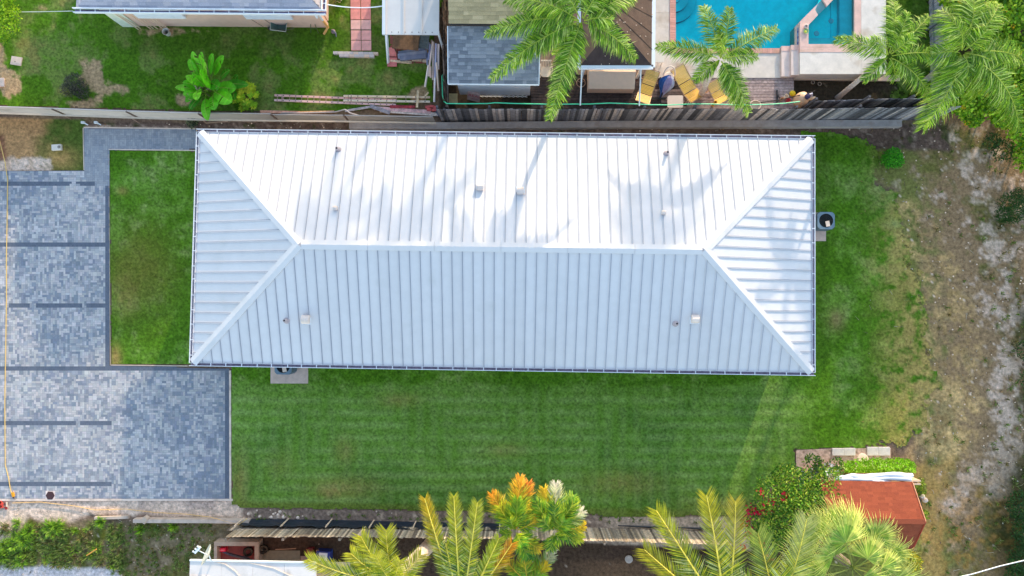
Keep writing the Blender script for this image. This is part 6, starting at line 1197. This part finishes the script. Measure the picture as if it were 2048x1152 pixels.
for k in range(520):
    x, y = (rr.uniform(1720, 2050), rr.uniform(245, 1150)) if rr.random() < .6 else ((rr.uniform(170, 1900), rr.uniform(246, 262)) if rr.random() < .4 else (rr.uniform(0, 440), rr.uniform(1040, 1148)))
    if 1660 < x < 1850 and y > 890: continue
    b_ = P(x, y, .02); a = rr.uniform(0, 6.28); l = rr.uniform(.06, .3); c = sc(rr.choice([(.3, .24, .16), (.14, .1, .07), (.5, .44, .34), (.36, .2, .08)]), rr.uniform(.7, 1.2)); d = Vector((math.cos(a), math.sin(a), 0))
    if rr.random() < .55: m.tube([b_, b_ + d * l * .5 + Vector((0, 0, .03)), b_ + d * l + Vector((rr.uniform(-.04, .04), rr.uniform(-.04, .04), .01))], [.009, .008, .004], 4, c)
    else: s_ = Vector((-d.y, d.x, .2)) * .03; m.mesh([b_ + Vector((0, 0, .02)), b_ + d * .05 - s_, b_ + d * .11, b_ + d * .05 + s_], [(0, 1, 2, 3)], c)
tag(m.build('gravel', M_cc, org=(0, 0, 0)), kind='stuff')
# trees north of the view, whose shade reaches the roof, the lawns and the driveway
def offpalm(x, y, h, seed):
    rs = random.getstate(); random.seed(seed); c = Vector((x, y, h)); T = thing('palm_tree', (x, y, 0), 'tall feathery palm standing north of the pool yard, outside the picture', 'palm tree', 'palms outside the picture'); trunk_mb((x, y, 0), c, .17, .12, (.22, .21, .19)).build('trunk', M_bark, T)
    for k in range(15): a = k * .42 + U(-.15, .15); r_ = U(1.8, 2.6); frond(c, c + Vector((math.cos(a) * r_, math.sin(a) * r_, U(-1.4, .6))), .8, 60, .6, QG, wd=.05, droop=.6).build('frond', M_leaf, T)
    random.setstate(rs)
def offtree(x, y, h, r_, seed, n=2600):
    rr = random.Random(seed); T = thing('broadleaf_tree', (x, y, 0), 'broad leafy tree standing north of the gardens, outside the picture', 'tree', 'trees outside the picture'); m = MB(); m.tube([(x, y, 0), (x, y, h * .4), (x + .2, y, h * .7)], [.25, .2, .1], 8, (.14, .11, .08))
    cl = [(x + rr.uniform(-.6, .6) * r_, y + rr.uniform(-.6, .6) * r_, h * rr.uniform(.55, .85), r_ * .5, r_ * .5, h * .2) for k in range(9)]
    for c in cl: m.tube([(x, y, h * .4), c[:3]], [.1, .03], 6, (.14, .11, .08))
    m.build('trunk', M_bark, T); m = MB(); foliage(m, cl, n, .5, [(.05, .12, .012), (.08, .17, .02)], rr, wf=.7); m.build('crown', M_leaf, T)
for k, (rx, ry, h) in enumerate(((680, 390, 10.5), (830, 400, 9.5), (1310, 430, 11.0))):
    p = P(rx, ry, 3.8); t = (h - .5 - 3.8) / math.tan(SEL); offpalm(p.x + math.sin(SAZ) * t, p.y + math.cos(SAZ) * t, h, 200 + k)

for k, (x, y, h, r_) in enumerate(((1935, -130, 4.6, 1.5), (2010, -120, 4.6, 1.9), (2110, -90, 4.6, 2.0), (2190, 30, 4.4, 2.2), (2210, 200, 4.2, 2.0), (2210, 420, 4.4, 2.0), (2190, 640, 4.0, 1.8))):
    p = P(x, y, 0); offtree(p.x, p.y, h, r_, 400 + k, 2000)
